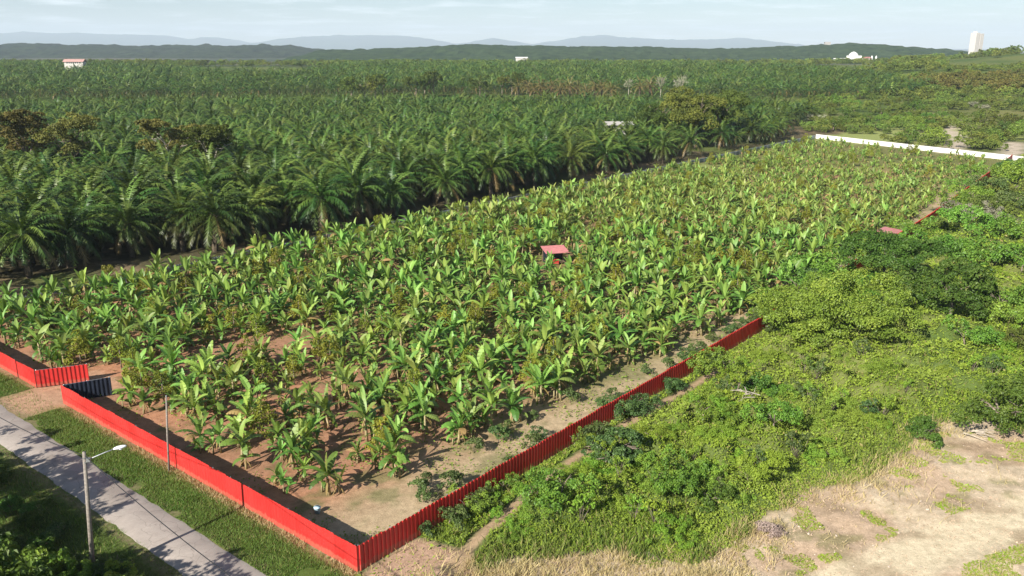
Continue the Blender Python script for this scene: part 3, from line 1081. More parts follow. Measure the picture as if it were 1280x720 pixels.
def gate_leaf(name, label, p, q, mat):
    o = thing(name, label, 'gate', (*p, 0))
    q = np.array(q) - np.array(p); sh, fr_ = MB(), MB()
    corrugated(sh, (0, 0), q, .1, FH, -1, np.random.default_rng(8))
    d = q / np.linalg.norm(q); n = np.array([-d[1], d[0]])
    for z in (.14, 1.0, FH - .1):
        obox(fr_, n * .035, q + n * .035, .05, z, z + .06)
    for k in (.02, .5, .98):
        c = q * k + n * .09
        box(fr_, c[0] - .03, c[0] + .03, c[1] - .03, c[1] + .03, .08, FH)
    sh.build('metal_sheet', mat, o); fr_.build('gate_frame', M['steel'], o)


gate_leaf('gate_leaf', 'red ribbed gate leaf swung inwards at the left side of the opening', XY(0.05, 53.5), XY(4.6, 51.0), M['red'])
gate_leaf('gate_leaf', 'dark navy gate leaf swung inwards behind the end of the road fence', XY(0.15, 46.8), XY(4.4, 45.2), M['navy'])

# white wall at the back
wl = thing('boundary_wall', 'low white rendered wall closing the far end of the banana field', 'wall', (*XY(289, 12), 0))
L0 = np.array(XY(289, 12)); w1, w2 = MB(), MB()
wa, wb = np.array(XY(287, 1)) - L0, np.array(XY(320.5, 88)) - L0
obox(w1, wa, wb, .2, -.3, 1.6)
obox(w2, wa, wb, .28, 1.6, 1.7)
w1.build('wall_panel', M['white'], wl); w2.build('coping', M['white'], wl)
for k in range(23):
    c = wa + (wb - wa) * (k + .5) / 23
    pm = MB(); box(pm, c[0] - .17, c[0] + .17, c[1] - .17, c[1] + .17, -.3, 1.72); pm.build('pier', M['white'], wl)

# ------------------------------------------------------------------ poles and cable
lx, ly = XY(-12.3, 13.9)
lp = thing('street_lamp', 'tall grey roadside pole carrying a white street lamp on an arm', 'street lamp', (lx, ly, 0))
LH = 9.65
lean = np.array([.55, .2])
mb = MB(); tube(mb, [(0, 0, -.3), (lean[0] * .5, lean[1] * .5, LH / 2), (lean[0], lean[1], LH)], [.17, .145, .115], 12); mb.build('pole', M['pole'], lp, True)
tp = np.array([lean[0], lean[1], LH])
ad = np.array([.93, .36, 0])
mb = MB(); tube(mb, [tp + (0, 0, -.75), tp + ad * .5 + (0, 0, -.5), tp + ad * 1.3 + (0, 0, -.25), tp + ad * 1.95 + (0, 0, -.08)], [.045, .042, .04, .035], 8); mb.build('lamp_arm', M['steel'], lp, True)
mb = MB()
hp = [tp + ad * (1.8 + d) + (0, 0, -.10 + .12 * d) for d in (0, .08, .3, .6, .78, .85)]
tube(mb, hp, [.045, .085, .13, .125, .08, .03], 10)
mh = mb.build('lamp_head', M['lamp'], lp, True)
mb = MB(); c = tp + ad * 2.25 + (0, 0, -.19)
tube(mb, [c + (0, 0, .04), c, c - (0, 0, .03)], [.13, .12, .05], 10); mb.build('lens', M['lens'], mh, True)
mb = MB()
for z in (-.78, -.45):
    tube(mb, [tp + (0, 0, z), tp + (0, 0, z + .07)], [.15, .15], 10)
box(mb, tp[0] + .1, tp[0] + .35, tp[1] - .09, tp[1] + .09, LH - .72, LH - .45)
mb.build('clamp', M['steel'], lp)

ux, uy = XY(-.75, 24.4)
up_ = thing('utility_pole', 'thin pale pole standing on the grass against the road fence', 'pole', (ux, uy, 0))
mb = MB(); tube(mb, [(0, 0, -.3), (.25, .0, 3.6), (.55, .0, 7.2)], [.095, .085, .07], 10); mb.build('pole', M['pole'], up_, True)
mb = MB(); tube(mb, [(.55, 0, 7.2), (.555, 0, 7.26)], [.08, .06], 10); mb.build('pole_cap', M['steel'], up_, True)


def cable(p, q, sag, r, label, name='overhead_cable'):
    p, q = np.array(p), np.array(q)
    pts = [p + (q - p) * k + np.array([0, 0, -4 * sag * k * (1 - k)]) for k in np.linspace(0, 1, 40)]
    mb = MB(); tube(mb, pts, r, 6)
    tag(mb.build(name, M['cable'], smooth=True), label, 'cable')


ptop = np.array([lx + lean[0], ly + lean[1], LH - .3])
q1 = np.array([*XY(-12.5, -28), 9.3]); q2 = np.array([*XY(-12.5, 58), 9.4])
cable(ptop + (.1, -.05, 0), q1, 1.5, .028, 'black cable sagging over the road from the lamp pole towards the front')
cable(ptop + (-.1, .08, 0), q2, 1.4, .028, 'black cable running from the lamp pole to the left along the road')
for (s, t_, lab) in ((-12.5, -28, 'grey pole carrying the cable at the front end of the road'), (-12.5, 58, 'grey pole carrying the cable at the left end of the road')):
    x, y = XY(s, t_)
    o = thing('utility_pole', lab, 'pole', (x, y, 0))
    mb = MB(); tube(mb, [(0, 0, -.3), (0, 0, 9.6)], [.16, .11], 10); mb.build('pole', M['pole'], o, True)
    mb = MB(); tube(mb, [(0, 0, 9.2), (0, 0, 9.32)], [.15, .15], 10); mb.build('clamp', M['steel'], o, True)


# ------------------------------------------------------------------ huts and buildings
def gable(mb, x0, x1, y0, y1, z0, z1, over=.3, th=.12, var=(.5, 0, .5)):
    """gable roof, ridge along x, with real thickness"""
    ym = (y0 + y1) / 2; x0 -= over; x1 += over; ya, yb = y0 - over, y1 + over
    V = [(x0, ya, z0), (x1, ya, z0), (x1, ym, z1), (x0, ym, z1), (x1, yb, z0), (x0, yb, z0)]
    V += [(x, y, z - th) for x, y, z in V]
    Q = [(0, 1, 2, 3), (3, 2, 4, 5), (6, 9, 8, 7), (9, 11, 10, 8), (0, 6, 7, 1), (5, 4, 10, 11), (0, 3, 9, 6), (3, 5, 11, 9), (1, 7, 8, 2), (2, 8, 10, 4)]
    mb.add(V, Q, None, var); return mb


h = thing('hut', 'small open hut with a pink metal roof amid the banana plants', 'hut', (*HUT, 0), .25)
mb = MB(); V = [(-2.1, -1.7, 2.25), (2.1, -1.7, 2.25), (2.1, 1.7, 2.8), (-2.1, 1.7, 2.8)]
V = V + [(x, y, z - .07) for x, y, z in V]
mb.add(V, [(0, 1, 2, 3), (7, 6, 5, 4), (0, 4, 5, 1), (1, 5, 6, 2), (2, 6, 7, 3), (3, 7, 4, 0)])
for k in np.arange(-2.0, 2.05, .25):
    V = [(k - .03, -1.7, 2.252), (k + .03, -1.7, 2.252), (k + .03, 1.7, 2.802), (k - .03, 1.7, 2.802)]; V += [(x, y, z + .04) for x, y, z in V]
    mb.add(V, [(4, 5, 6, 7), (0, 1, 5, 4), (1, 2, 6, 5), (2, 3, 7, 6), (3, 0, 4, 7)])
mb.build('roof', M['red_roof'], h)
for sx in (-1.8, 1.8):
    for sy, zt in ((-1.4, 2.22), (1.4, 2.66)):
        mb = MB(); box(mb, sx - .06, sx + .06, sy - .06, sy + .06, -.1, zt); mb.build('post', M['wood'], h)
mb = MB(); box(mb, -1.8, .3, -1.37, -1.31, .1, 1.1); mb.build('wall', M['red'], h)
mb = MB(); box(mb, -1.7, 1.7, 1.28, 1.34, .1, 2.1); mb.build('wall', M['navy'], h)
mb = MB(); box(mb, -1.6, 1.6, -1.1, 1.1, .35, .45); mb.build('platform', M['wood'], h)

h = thing('shed', 'low shed with a flat pink roof beside the long red fence', 'shed', (*HUT2, 0), math.atan2(U[1], U[0]))
mb = MB(); V = [(-2.6, -1.9, 1.95), (2.6, -1.9, 1.95), (2.6, 1.9, 2.2), (-2.6, 1.9, 2.2)]
V = V + [(x, y, z - .08) for x, y, z in V]
mb.add(V, [(0, 1, 2, 3), (7, 6, 5, 4), (0, 4, 5, 1), (1, 5, 6, 2), (2, 6, 7, 3), (3, 7, 4, 0)]); mb.build('roof', M['red_roof'], h)
mb = MB(); box(mb, -2.1, 2.1, -1.4, 1.4, -.1, 1.85); mb.build('wall', M['wood'], h)
mb = MB(); box(mb, .3, 1.2, -1.44, -1.402, 0, 1.75); mb.build('door', M['wood'], h)

z0 = float(height(*SHED))
h = thing('shed', 'grey roofed shed showing in a gap among the oil palms', 'shed', (*SHED, z0), .1)
mb = MB(); gable(mb, -5.5, 5.5, -3.6, 3.6, 6.4, 7.6, .5); mb.build('roof', M['concrete'], h)
mb = MB(); box(mb, -5.2, 5.2, -3.3, 3.3, -.2, 6.3); mb.build('wall', M['concrete'], h)
for k in (-3, 0, 3):
    mb = MB(); box(mb, k - .8, k + .8, -3.36, -3.25, 3, 5); mb.build('window', M['glass'], h)


def at_depth(px, py, Y):
    v = (py - 360) / F; x = (px - 640) / F
    fw = CP - v * SP; dn = SP + v * CP
    return x * Y / fw, H - Y * dn / fw


def windows(o, xs, zs, y, w, hh, mat='glass'):
    for x in xs:
        for z in zs:
            m_ = MB(); box(m_, x - w / 2, x + w / 2, y - .12, y + .05, z, z + hh); m_.build('window', M[mat], o)


# house on the ridge, far left
Y = 900; x, zb = at_depth(94, 79.5, Y)
h = thing('house', 'long white house with a faded red roof rising above the far palms', 'house', (x, Y, zb), .05)
wd = 22 * Y / F
mb = MB(); box(mb, -wd / 2, wd / 2, -4, 4, -14, 2.0); mb.build('wall', M['cream'], h)
mb = MB(); gable(mb, -wd / 2, wd / 2, -4, 4, 2.05, 4.4, 1.0, .3); mb.build('roof', M['faded_roof'], h)
windows(h, np.linspace(-wd / 2 + 3, wd / 2 - 3, 7), (.2,), -4, 1.1, 1.0)

# white complex with a domed hall
Y = 1450; x, zb = at_depth(1066, 77.5, Y)
h = thing('mosque', 'white building complex with a domed hall and low wings on the far plain', 'mosque', (x, Y, zb), 0.1)
k = Y / F
mb = MB(); box(mb, -22 * k, 20 * k, -8, 8, -.5, 5 * k * .9); mb.build('wing', M['white'], h)
mb = MB(); box(mb, -5 * k, 6 * k, -12, 10, -.5, 7.5 * k); mb.build('hall', M['white'], h)
mb = MB(); tube(mb, [(0, 0, 7.5 * k + z) for z in (0, 2, 4, 5.5, 6.3)], [7.5, 7, 5, 2.4, .1], 20); mb.build('dome', M['white'], h, True)
for xx in (23.5, 29):
    mb = MB(); tube(mb, [(xx * k, 0, -.5), (xx * k, 0, 5.5 * k), (xx * k, 0, 7.5 * k)], [1.6, 1.5, .2], 10); mb.build('minaret', M['white'], h)
mb = MB(); gable(mb, 8 * k, 20 * k, -8, 8, 5 * k * .9 + .3, 6 * k, .6, .3); mb.build('roof', M['red_roof'], h)
windows(h, np.linspace(-20 * k, -7 * k, 6), (2 * k,), -8, 2.4, 3)

# tower block
Y = 2300; x, zb = at_depth(1219, 64, Y); _, zt = at_depth(1219, 41, Y)
h = thing('tower_block', 'tall white apartment tower standing alone behind the wooded hill', 'apartment tower', (x, Y, 0), .35)
mb = MB(); box(mb, -13, -1.2, -9, 9, zb - 40, zt); mb.build('wing', M['cream'], h)
mb = MB(); box(mb, 1.2, 13, -9, 9, zb - 40, zt - 2); mb.build('wing', M['cream'], h)
mb = MB(); box(mb, -1.2, 1.2, -7.2, 7.2, zb - 40, zt - 4); mb.build('core', M['concrete'], h)
mb = MB(); box(mb, -10, -5, -4, 4, zt, zt + 3); mb.build('roof_tank', M['white'], h)
for sgn in (-7.1, 7.1):
    m_ = MB()
    for z in np.arange(zb - 6, zt - 4, 3.1):
        for xx in (-3.6, 0, 3.6):
            box(m_, sgn + xx - .7, sgn + xx + .7, -9.1, -8.95, z, z + 1.3)
    m_.build('window', M['concrete'], h)

# long white shed on the middle plain, houses on the hill
Y = 1500; x, zb = at_depth(652, 73.6, Y); k = Y / F
h = thing('warehouse', 'tiny white flat building on the plain beyond the palms', 'warehouse', (x, Y, zb))
mb = MB(); box(mb, -7 * k, 7 * k, -8, 8, -14, 1.4 * k); mb.build('wall', M['cream'], h)
mb = MB(); gable(mb, -7 * k, 7 * k, -8, 8, 1.45 * k, 2.3 * k, .8, .3); mb.build('roof', M['white'], h)
for px, py, lab in ((1034, 56.5, 'pale house on top of the far wooded hill'), (1046, 60, 'thin pale building just below the top of the far wooded hill')):
    Y = 2990; x, zb = at_depth(px, py, Y)
    h = thing('house', lab, 'house', (x, Y, zb))
    w_ = 4 if px > 1040 else 9
    mb = MB(); box(mb, -w_, w_, -7, 7, -14, 8); mb.build('wall', M['concrete'], h)
    mb = MB(); gable(mb, -w_, w_, -7, 7, 8.05, 11, .8, .3); mb.build('roof', M['concrete'], h)


# ------------------------------------------------------------------ trees and bushes
def tree(name, label, cat, loc, seed, mat, lobes, nleaf, size, top, spread, r0, group=None, bark='bark', z=None, sub=14, asp=1.7, nlimb=5, subr=.42, fork=.45, up=.35, under=-.35):
    g = np.random.default_rng(seed)
    c, t_ = MB(), MB()
    leaf_cloud(c, g, lobes, nleaf, size, sub=sub, asp=asp, subr=subr, up=up, under=under)
    limbs(t_, g, top, spread, r0, nlimb, fork=fork)
    o = proto_thing(name, label, cat, group, [('trunk', t_, M[bark], True), ('crown', c, M[mat], False)])
    o['_used'] = 1
    o.location = (loc[0], loc[1], float(height(loc[0], loc[1])) if z is None else z)
    return o


labs = ['brownish leafed tree at the left edge of the palm plantation', 'rust brown tree just right of the one at the plantation edge', 'open brown tree with bare pale limbs among the palms', 'tall olive brown tree beside the one with bare limbs']
for i, (p, k) in enumerate(BROWNT):
    g = np.random.default_rng(700 + i)
    lobes = [(g.normal(0, 2.6), g.normal(0, 2.6), 9 + g.normal(3.4, 1.6), g.uniform(2.2, 3.4), g.uniform(2.2, 3.4), g.uniform(1.3, 2.0)) for _ in range(6)] + [(0, 0, 8.5, 3.4, 3.4, 2)]
    o = tree('tree', labs[i], 'tree', p, 700 + i, 'brown' if i < 3 else 'olive', lobes, 5200, .5, 13.5, 4.0, .3, bark='pale_bark' if i > 1 else 'bark', sub=9, subr=.45)
    o.scale = (k * 1.3, k * 1.3, k * 1.2)
labs = ['big rounded olive tree at the right end of the near palms', 'olive tree standing behind the biggest rounded one', 'smaller olive tree on the left of the olive clump']
for i, (x, y, k) in enumerate(OLIVE_BIG):
    g = np.random.default_rng(720 + i)
    lobes = [(g.normal(0, 3.2), g.normal(0, 3.2), 5 + g.uniform(0, 7.5), g.uniform(3, 4.2), g.uniform(3, 4.2), g.uniform(2.2, 3)) for _ in range(8)]
    o = tree('tree', labs[i], 'tree', (x, y), 720 + i, 'olive', lobes, 10000, .5, 13, 4, .4, sub=14)
    o.scale = (k,) * 3

# row of olive and yellowing trees in the gap between the two palm blocks
protoA, protoB, protoC = [], [], []
for k in range(3):
    g = np.random.default_rng(740 + k)
    lobes = [(g.normal(0, 2.6), g.normal(0, 2.6), 6 + g.uniform(0, 4.5), g.uniform(2.4, 3.8), g.uniform(2.4, 3.8), g.uniform(1.8, 2.6)) for _ in range(6)]
    for lst, mt, lab, grp in ((protoA, 'olive', 'olive green tree in the gap between the two palm blocks', 'olive trees between the palm blocks'),):
        c, t_ = MB(), MB()
        leaf_cloud(c, g, lobes, 1100, .85, sub=9)
        limbs(t_, g, 10, 3, .3, 4)
        lst.append(proto_thing('tree', lab, 'tree', grp, [('trunk', t_, M['bark'], True), ('crown', c, M[mt], False)]))
for k, (px, py, Y) in enumerate([(438, 104, 505), (455, 102, 515), (468, 102, 520), (478, 104, 530), (520, 104, 540), (530, 102, 535), (542, 102, 540), (600, 106, 545), (628, 104, 560), (640, 106, 560), (110, 112, 470), (130, 112, 475), (150, 112, 470), (172, 112, 480), (196, 112, 480), (222, 113, 480), (250, 113, 470)]):
    x, _ = at_depth(px, py, Y)
    Y = Y + (50 if px > 300 else 0); x, _ = at_depth(px, py, Y)
    place(protoA[k % 3], x, Y, sc=random.uniform(.9, 1.1) * (.75 if px < 300 else 1.3))
for k in range(3):
    tr, cr = oil_palm(760 + k, nf=22, nl=9, seg=4, sides=6, lw=1.0)
    V, Q, T, A = cr.arrays(); A[:, 1] = np.clip(A[:, 1] + .55, 0, 1); c2 = MB(); c2.add(V, Q, T, A)
    protoB.append(proto_thing('ailing_palm', 'yellowing palm with brown hanging fronds beyond the near palm block', 'palm tree', 'yellowing palms between the palm blocks', [('trunk', tr, M['palm_trunk'], False), ('crown', c2, M['palm'], False)]))
for k, px in enumerate([648, 660, 668, 676, 690, 700, 712, 722, 732, 744, 752, 764, 800, 812]):
    Y = 585 + 12 * math.sin(k * 2.1); x, _ = at_depth(px, 105, Y)
    place(protoB[k % 3], x, Y, sc=random.uniform(1.15, 1.35))
# bare grey trees
for k in range(2):
    g = np.random.default_rng(770 + k); t_ = MB(); limbs(t_, g, 15, 3.2, .2, 7); c = MB()
    leaf_cloud(c, g, [(0, 0, 10, 3, 3, 3)], 160, .7, sub=10)
    protoC.append(proto_thing('bare_tree', 'pale leafless tree at the edge of the far palms', 'tree', 'pale bare trees by the far palms', [('trunk', t_, M['pale_bark'], True), ('crown', c, M['grey_leaf'], False)]))
for k, (px, Y) in enumerate([(786, 550), (826, 535), (846, 540), (853, 545)]):
    Y += 35; x, _ = at_depth(px, 105, Y); place(protoC[k % 2], x, Y, sc=random.uniform(.85, 1.1))

# scrub beyond the wall
scr = []
for k in range(8):
    g = np.random.default_rng(780 + k)
    r = g.uniform(2.2, 3.4)
    lobes = [(g.normal(0, r * .6), g.normal(0, r * .6), r * g.uniform(.4, .9), r * g.uniform(.6, 1), r * g.uniform(.6, 1), r * g.uniform(.5, .8)) for _ in range(5)]
    c, t_ = MB(), MB()
    leaf_cloud(c, g, lobes, 900, .55, sub=10, subr=.38)
    limbs(t_, g, r * 1.2, r * .6, .14, 4)
    mt = ['scrub', 'scrub', 'scrub', 'dark', 'scrub', 'olive', 'vine', 'grey_leaf'][k]
    scr.append((c, t_, mt))
SCRP = [tuple(G(*p)) for p in [(1005, 172), (1030, 168), (1120, 184), (1262, 190), (1330, 206), (1400, 160), (1340, 112), (1180, 112), (1130, 118), (1005, 122)]]
P = np.array(SCRP)
n = 5000
cx, cy = rng.uniform(P[:, 0].min(), P[:, 0].max(), n), rng.uniform(P[:, 1].min(), P[:, 1].max(), n)
ok = inside(SCRP, cx, cy)
s_, t_2 = ST(cx, cy); ok &= s_ > back_s(t_2) + 5
ok &= in_view(cx, cy, 2, 60)
BARE = [[tuple(G(1185, 190)), tuple(G(1200, 178)), tuple(G(1185, 163))], [tuple(G(1262, 192)), tuple(G(1272, 178))], [tuple(G(1235, 157)), tuple(G(1222, 153))]]
for pth in BARE:
    ok &= dist_path(pth, cx, cy) > 5.5
    d2 = dist_path([(a * .97, b * .97) for a, b in pth], cx, cy); ok &= d2 > 5
ok &= fbm(cx / 40, cy / 40, 88) > .40
cx, cy = cx[ok], cy[ok]
# thin to a minimum spacing
kept = []
for i in range(len(cx)):
    if all((cx[i] - cx[j]) ** 2 + (cy[i] - cy[j]) ** 2 > 26 for j in kept): kept.append(i)
cx, cy = cx[kept], cy[kept]
o_ = np.argsort(cy); cx, cy = cx[o_], cy[o_]
print('scrub', len(cx))
scr_p = [proto_thing('bush', {'dark': 'dark green bush in the scrub beyond the white wall', 'olive': 'olive bush in the scrub beyond the white wall', 'vine': 'bright green bush in the scrub beyond the white wall', 'grey_leaf': 'greyish dry bush in the scrub beyond the white wall'}.get(m_, 'mid green bush in the scrub beyond the white wall'), 'bush', 'bushes beyond the white wall', [('trunk', t_, M['bark'], True), ('crown', c, M[m_], False)]) for c, t_, m_ in scr]
wts = np.array([.2, .17, .17, .14, .14, .1, .05, .03])
ch = rng.choice(8, len(cx), p=wts)
for i in range(min(260, len(cx))):
    place(scr_p[ch[i]], cx[i], cy[i], sc=random.uniform(.65, 1.4))
wood = MB()
low = []
for k in range(4):
    g = np.random.default_rng(800 + k); c = MB()
    lobes = [(g.normal(0, 2.5), g.normal(0, 2.5), g.uniform(2.5, 6.5), g.uniform(2.2, 3.6), g.uniform(2.2, 3.6), g.uniform(1.8, 2.6)) for _ in range(5)]
    leaf_cloud(c, g, lobes, 380, 1.25, sub=8); low.append(c)
if len(cx) > 260:
    scat(wood, low, cx[260:], cy[260:], .4, .8)
# hedgerows and woods on the right hills, and the edge of the plain
WOODS = [([(1150, 106), (1185, 102), (1230, 101), (1300, 102), (1360, 106), (1360, 120), (1300, 118), (1230, 115), (1180, 114), (1140, 112)], 5, .8, 6.5),
         ([(1060, 91), (1112, 85), (1130, 78), (1180, 76), (1180, 86), (1165, 94), (1110, 97), (1070, 96)], 10, .85, 8),
         ([(1120, 79), (1150, 73), (1180, 69), (1280, 67), (1400, 66), (1400, 72), (1240, 73), (1170, 75), (1120, 79)], 16, 1.0, 9),
         ([(1255, 86), (1300, 84), (1400, 84), (1400, 92), (1300, 92)], 8, .6, 12)]
allx, ally = [], []
hw = MB()
for pxs, z, k, sp in WOODS:
    poly = [tuple(G2(a, b)) for a, b in pxs]
    Pp = np.array(poly)
    n = min(6000, int(np.ptp(Pp[:, 0]) * np.ptp(Pp[:, 1]) / (sp * sp * .55)))
    wx, wy = rng.uniform(Pp[:, 0].min(), Pp[:, 0].max(), n), rng.uniform(Pp[:, 1].min(), Pp[:, 1].max(), n)
    q = inside(poly, wx, wy) & (wy < 1500)
    scat(hw if z == 5 else wood, low, wx[q], wy[q], .8 * k, 1.4 * k)
# tree belt that closes the far edge of the plantation and the plain behind it
wx = rng.uniform(-900, 800, 2600); wy = rng.uniform(1185, 1420, 2600)
q = fbm(wx / 120, wy / 60, 95) > .45
scat(wood, low, wx[q], wy[q], .7, 1.3)
tag(hw.build('brownish_woodland', M['brown']), 'greyish brown belt of trees along the foot of the right hillside', 'woodland', kind='stuff')
tag(wood.build('distant_woodland', M['scrub']), 'distant woods and hedges on the slopes beyond the plantation', 'woodland', kind='stuff')

# ------------------------------------------------------------------ right side: overgrown land
big = [('overgrown_tree', 'huge bright tree mound smothered in creepers beside the red fence', G(1040, 432), 'vine',
        [(-6, -1, 2.4, 4.5, 4.5, 3.0), (-1, 0, 4.4, 5.5, 5, 3.6), (4.5, 1, 4.0, 5, 5, 3.4), (1, -3.5, 2.2, 6, 4, 2.8), (6.5, -2, 2.0, 3.5, 4, 2.6), (-4, 3.5, 2.8, 5, 4, 3.0), (-4, -4, 1.2, 4, 3.5, 1.8)], 24000, .30),
       ('broad_tree', 'dark spreading tree rising behind the creeper mound', G(1100, 370), 'dark',
        [(-4, 0, 4.6, 3.2, 3.2, 1.8), (-1, 1, 6.2, 4.5, 4, 2.2), (4, 0, 5.5, 4, 4, 2.2), (0, -3, 4.4, 4, 3.5, 1.8), (7, 1, 4.6, 3.5, 3.5, 2)], 9000, .4),
       ('broad_tree', 'very dark ragged tree on the right of the creeper mound', G(1185, 410), 'dark',
        [(-2, 0, 4, 3.5, 3.4, 2.6), (2, .5, 4.8, 3.6, 3.4, 2.8), (0, -1.5, 2.6, 3.6, 3, 2.2), (-4, 1.5, 4.8, 3, 3, 2.2), (1, 2, 6, 2.8, 2.8, 2)], 8000, .38),
       ('broad_tree', 'dark drooping tree at the right edge above the bare ground', G(1252, 540), 'dark',
        [(-3, -1.2, 1.6, 2.8, 2.2, 1.7), (0, 0, 2.6, 3.2, 2.8, 2.4), (3, 0, 3.2, 3.2, 3, 2.6), (1.5, -1.8, 1.6, 2.6, 2.0, 1.6), (5.5, 1, 3.4, 3, 3, 2.6)], 9000, .27),
       ('broad_bush', 'rounded leafy bush with pale tips near the middle of the fence', G(765, 592), 'shrub',
        [(-.8, 0, 1.2, 1.9, 1.7, 1.3), (.8, .3, 1.6, 1.9, 1.8, 1.4), (.3, -.8, .9, 1.9, 1.5, 1.0)], 4200, .25),
       ]
for i, (nm, lab, p, mt, lobes, nl, sz) in enumerate(big):
    tree(nm, lab, 'bush' if nm == 'broad_bush' else 'tree', p, 820 + i, mt, lobes, nl, sz, max(l[2] for l in lobes), 2.5, .22, sub=26, subr=.27, under=-.2)
# assorted bushes
bp = []
for k in range(6):
    g = np.random.default_rng(850 + k)
    lobes = [(g.normal(0, .9), g.normal(0, .9), g.uniform(.5, 1.5), g.uniform(.9, 1.5), g.uniform(.9, 1.5), g.uniform(.7, 1.1)) for _ in range(5)]
    c, t_ = MB(), MB(); mt = ['vine', 'shrub', 'vine', 'dark', 'scrub', 'grey_leaf'][k]
    leaf_cloud(c, g, lobes, 1900, .24, sub=10, subr=.4); limbs(t_, g, 1.7, .8, .07, 4)
    adj = {'vine': 'bright green', 'shrub': 'mid green', 'dark': 'dark green', 'scrub': 'dull olive', 'grey_leaf': 'whitish grey'}[mt]
    bp.append(proto_thing('bush', adj + ' bush rising from the undergrowth right of the long fence', 'bush', 'bushes in the undergrowth right of the fence', [('trunk', t_, M['bark'], True), ('crown', c, M[mt], False)]))
BUSH = [(1032, 380, 0, 2.0), (1046, 372, 2, 1.9), (1018, 385, 0, 1.7), (1120, 312, 0, 1.4), (1100, 318, 2, 1.5), (1000, 372, 0, 1.7), (1022, 362, 1, 1.6), (1045, 350, 0, 1.8), (975, 398, 2, 1.5), (960, 408, 1, 1.2), (1068, 338, 0, 1.7), (1090, 326, 2, 1.6), (1108, 314, 1, 1.3), (1155, 552, 3, .9), (560, 655, 1, .8), (775, 520, 1, 1.0), (800, 512, 1, .9), (742, 548, 1, .8), (720, 560, 0, .7), (835, 488, 1, .8), (880, 455, 1, .9), (520, 668, 1, .6), (600, 632, 1, .7), (585, 640, 0, .7), (630, 615, 0, .6),
        (905, 480, 0, 1.2), (880, 540, 0, 1.1), (940, 505, 3, .9), (965, 560, 0, 1.0), (850, 610, 0, .9), (700, 650, 0, 1.0), (820, 640, 0, .9), (890, 640, 3, .8),
        (1240, 340, 0, 2.2), (1275, 350, 2, 2.0), (1210, 300, 2, 2.0), (1262, 300, 0, 2.2), (1160, 330, 0, 1.8), (1145, 300, 2, 1.8), (1235, 275, 4, 2.3), (1270, 268, 1, 2.2), (1195, 268, 0, 2.0), (1180, 290, 4, 1.6),
        (1250, 400, 0, 1.8), (1225, 385, 3, 1.4), (1278, 420, 2, 1.5), (1262, 250, 4, 2.3), (1235, 250, 1, 2.0), (1280, 235, 0, 2.4), (1258, 232, 2, 2.0), (1262, 218, 1, 2.2), (1285, 215, 3, 2.4),
        (1210, 280, 5, 1.6), (1228, 272, 5, 1.5), (1245, 285, 5, 1.2), (1205, 440, 0, 1.2), (1272, 445, 4, 1.2), (1000, 330, 4, 1.2), (1042, 318, 1, 1.4), (1062, 312, 0, 1.3), (1020, 345, 0, 1.5), (1215, 255, 0, 1.8), (1205, 240, 2, 1.6), (1222, 225, 2, 1.8), (985, 395, 2, 1.5), (1160, 400, 3, 1.4)]
for px, py, k, sc in BUSH:
    x, y = G(px, py); place(bp[k], x, y, sc=sc)

# creeper hummocks
hp_ = []
for k in range(4):
    g = np.random.default_rng(870 + k); c = MB()
    lobes = [(g.normal(0, 1.1), g.normal(0, 1.1), g.uniform(.2, 1.0), g.uniform(.8, 1.5), g.uniform(.8, 1.5), g.uniform(.6, 1.0)) for _ in range(5)]
    leaf_cloud(c, g, lobes, 4200, .145, sub=12, subr=.36, up=.5); t_ = MB(); limbs(t_, g, 1.2, .7, .05, 4)
    hp_.append(proto_thing('creeper_hummock', 'low hummock of bright creepers in the undergrowth right of the fence', 'creeper hummock', 'creeper hummocks right of the fence', [('stem', t_, M['bark'], True), ('leaves', c, M['weed'], False)]))
cnt = 0
for _ in range(4000):
    px, py = random.uniform(600, 1275), random.uniform(300, 690)
    x, y = G(px, py)
    if mound_mask(np.array([x]), np.array([y]))[0] < .6 or (py < 460 and random.random() < .5): continue
    place(hp_[cnt % 4], x, y, float(height(x, y)) - .25, sc=random.uniform(.45, 1.0)); cnt += 1
    if cnt >= 70: break
# leafy ground cover
NU = 680000
v = rng.random(NU)
Yc = 1 / (1 / 40 - v * (1 / 40 - 1 / 330))
xc = rng.uniform(-.35, .90, NU) * Yc
s_, t_ = ST(xc, Yc)
ok = (t_ < fence_t(s_) - .15) & (s_ > -1) & (s_ < 330)
sd = dist_path(SAND + [SAND[0]], xc, Yc); ins = inside(SAND, xc, Yc)
e1 = fbm(xc / 1.6, Yc / 1.6, 22); e2 = fbm(xc / 6, Yc / 6, 21)
sdn = np.where(ins, sd, -sd) + 1.5 * (e1 - .5) + 2.2 * (e2 - .5)
patchy = fbm(xc / 2.6, Yc / 2.6, 35)
ok &= (sdn < 0) | ((patchy > .60) & (dist_path(TRACK, xc, Yc) > 2.5))
ok &= dist_path(TRAIL, xc, Yc) > .35 + .7 * e1
cdn = np.where(inside(CORNER, xc, Yc), 1, -1) * dist_path(CORNER + [CORNER[0]], xc, Yc)
ok &= (cdn < -.2) | (rng.random(NU) < .04)
xc, Yc, sdn, patchy = xc[ok], Yc[ok], sdn[ok], patchy[ok]
n = len(xc)
zc = height(xc, Yc)
s_, t_ = ST(xc, Yc)
lush = sstep(-1.2, -4, sdn) * sstep(-.5, -2.5, t_ - fence_t(s_))
hgt = (.05 + .5 * rng.random(n) ** 2 * (.3 + .7 * lush) + .45 * np.maximum(0, fbm(xc / 1.1, Yc / 1.1, 91, 2) - .5) * lush * 2) * np.where(sdn > 0, .4, 1)
nr = rng.normal(0, .55, (n, 3)); nr[:, 2] += .9; nr[:, 0] -= .15; nr[:, 1] -= .25
nr /= np.linalg.norm(nr, axis=1)[:, None]
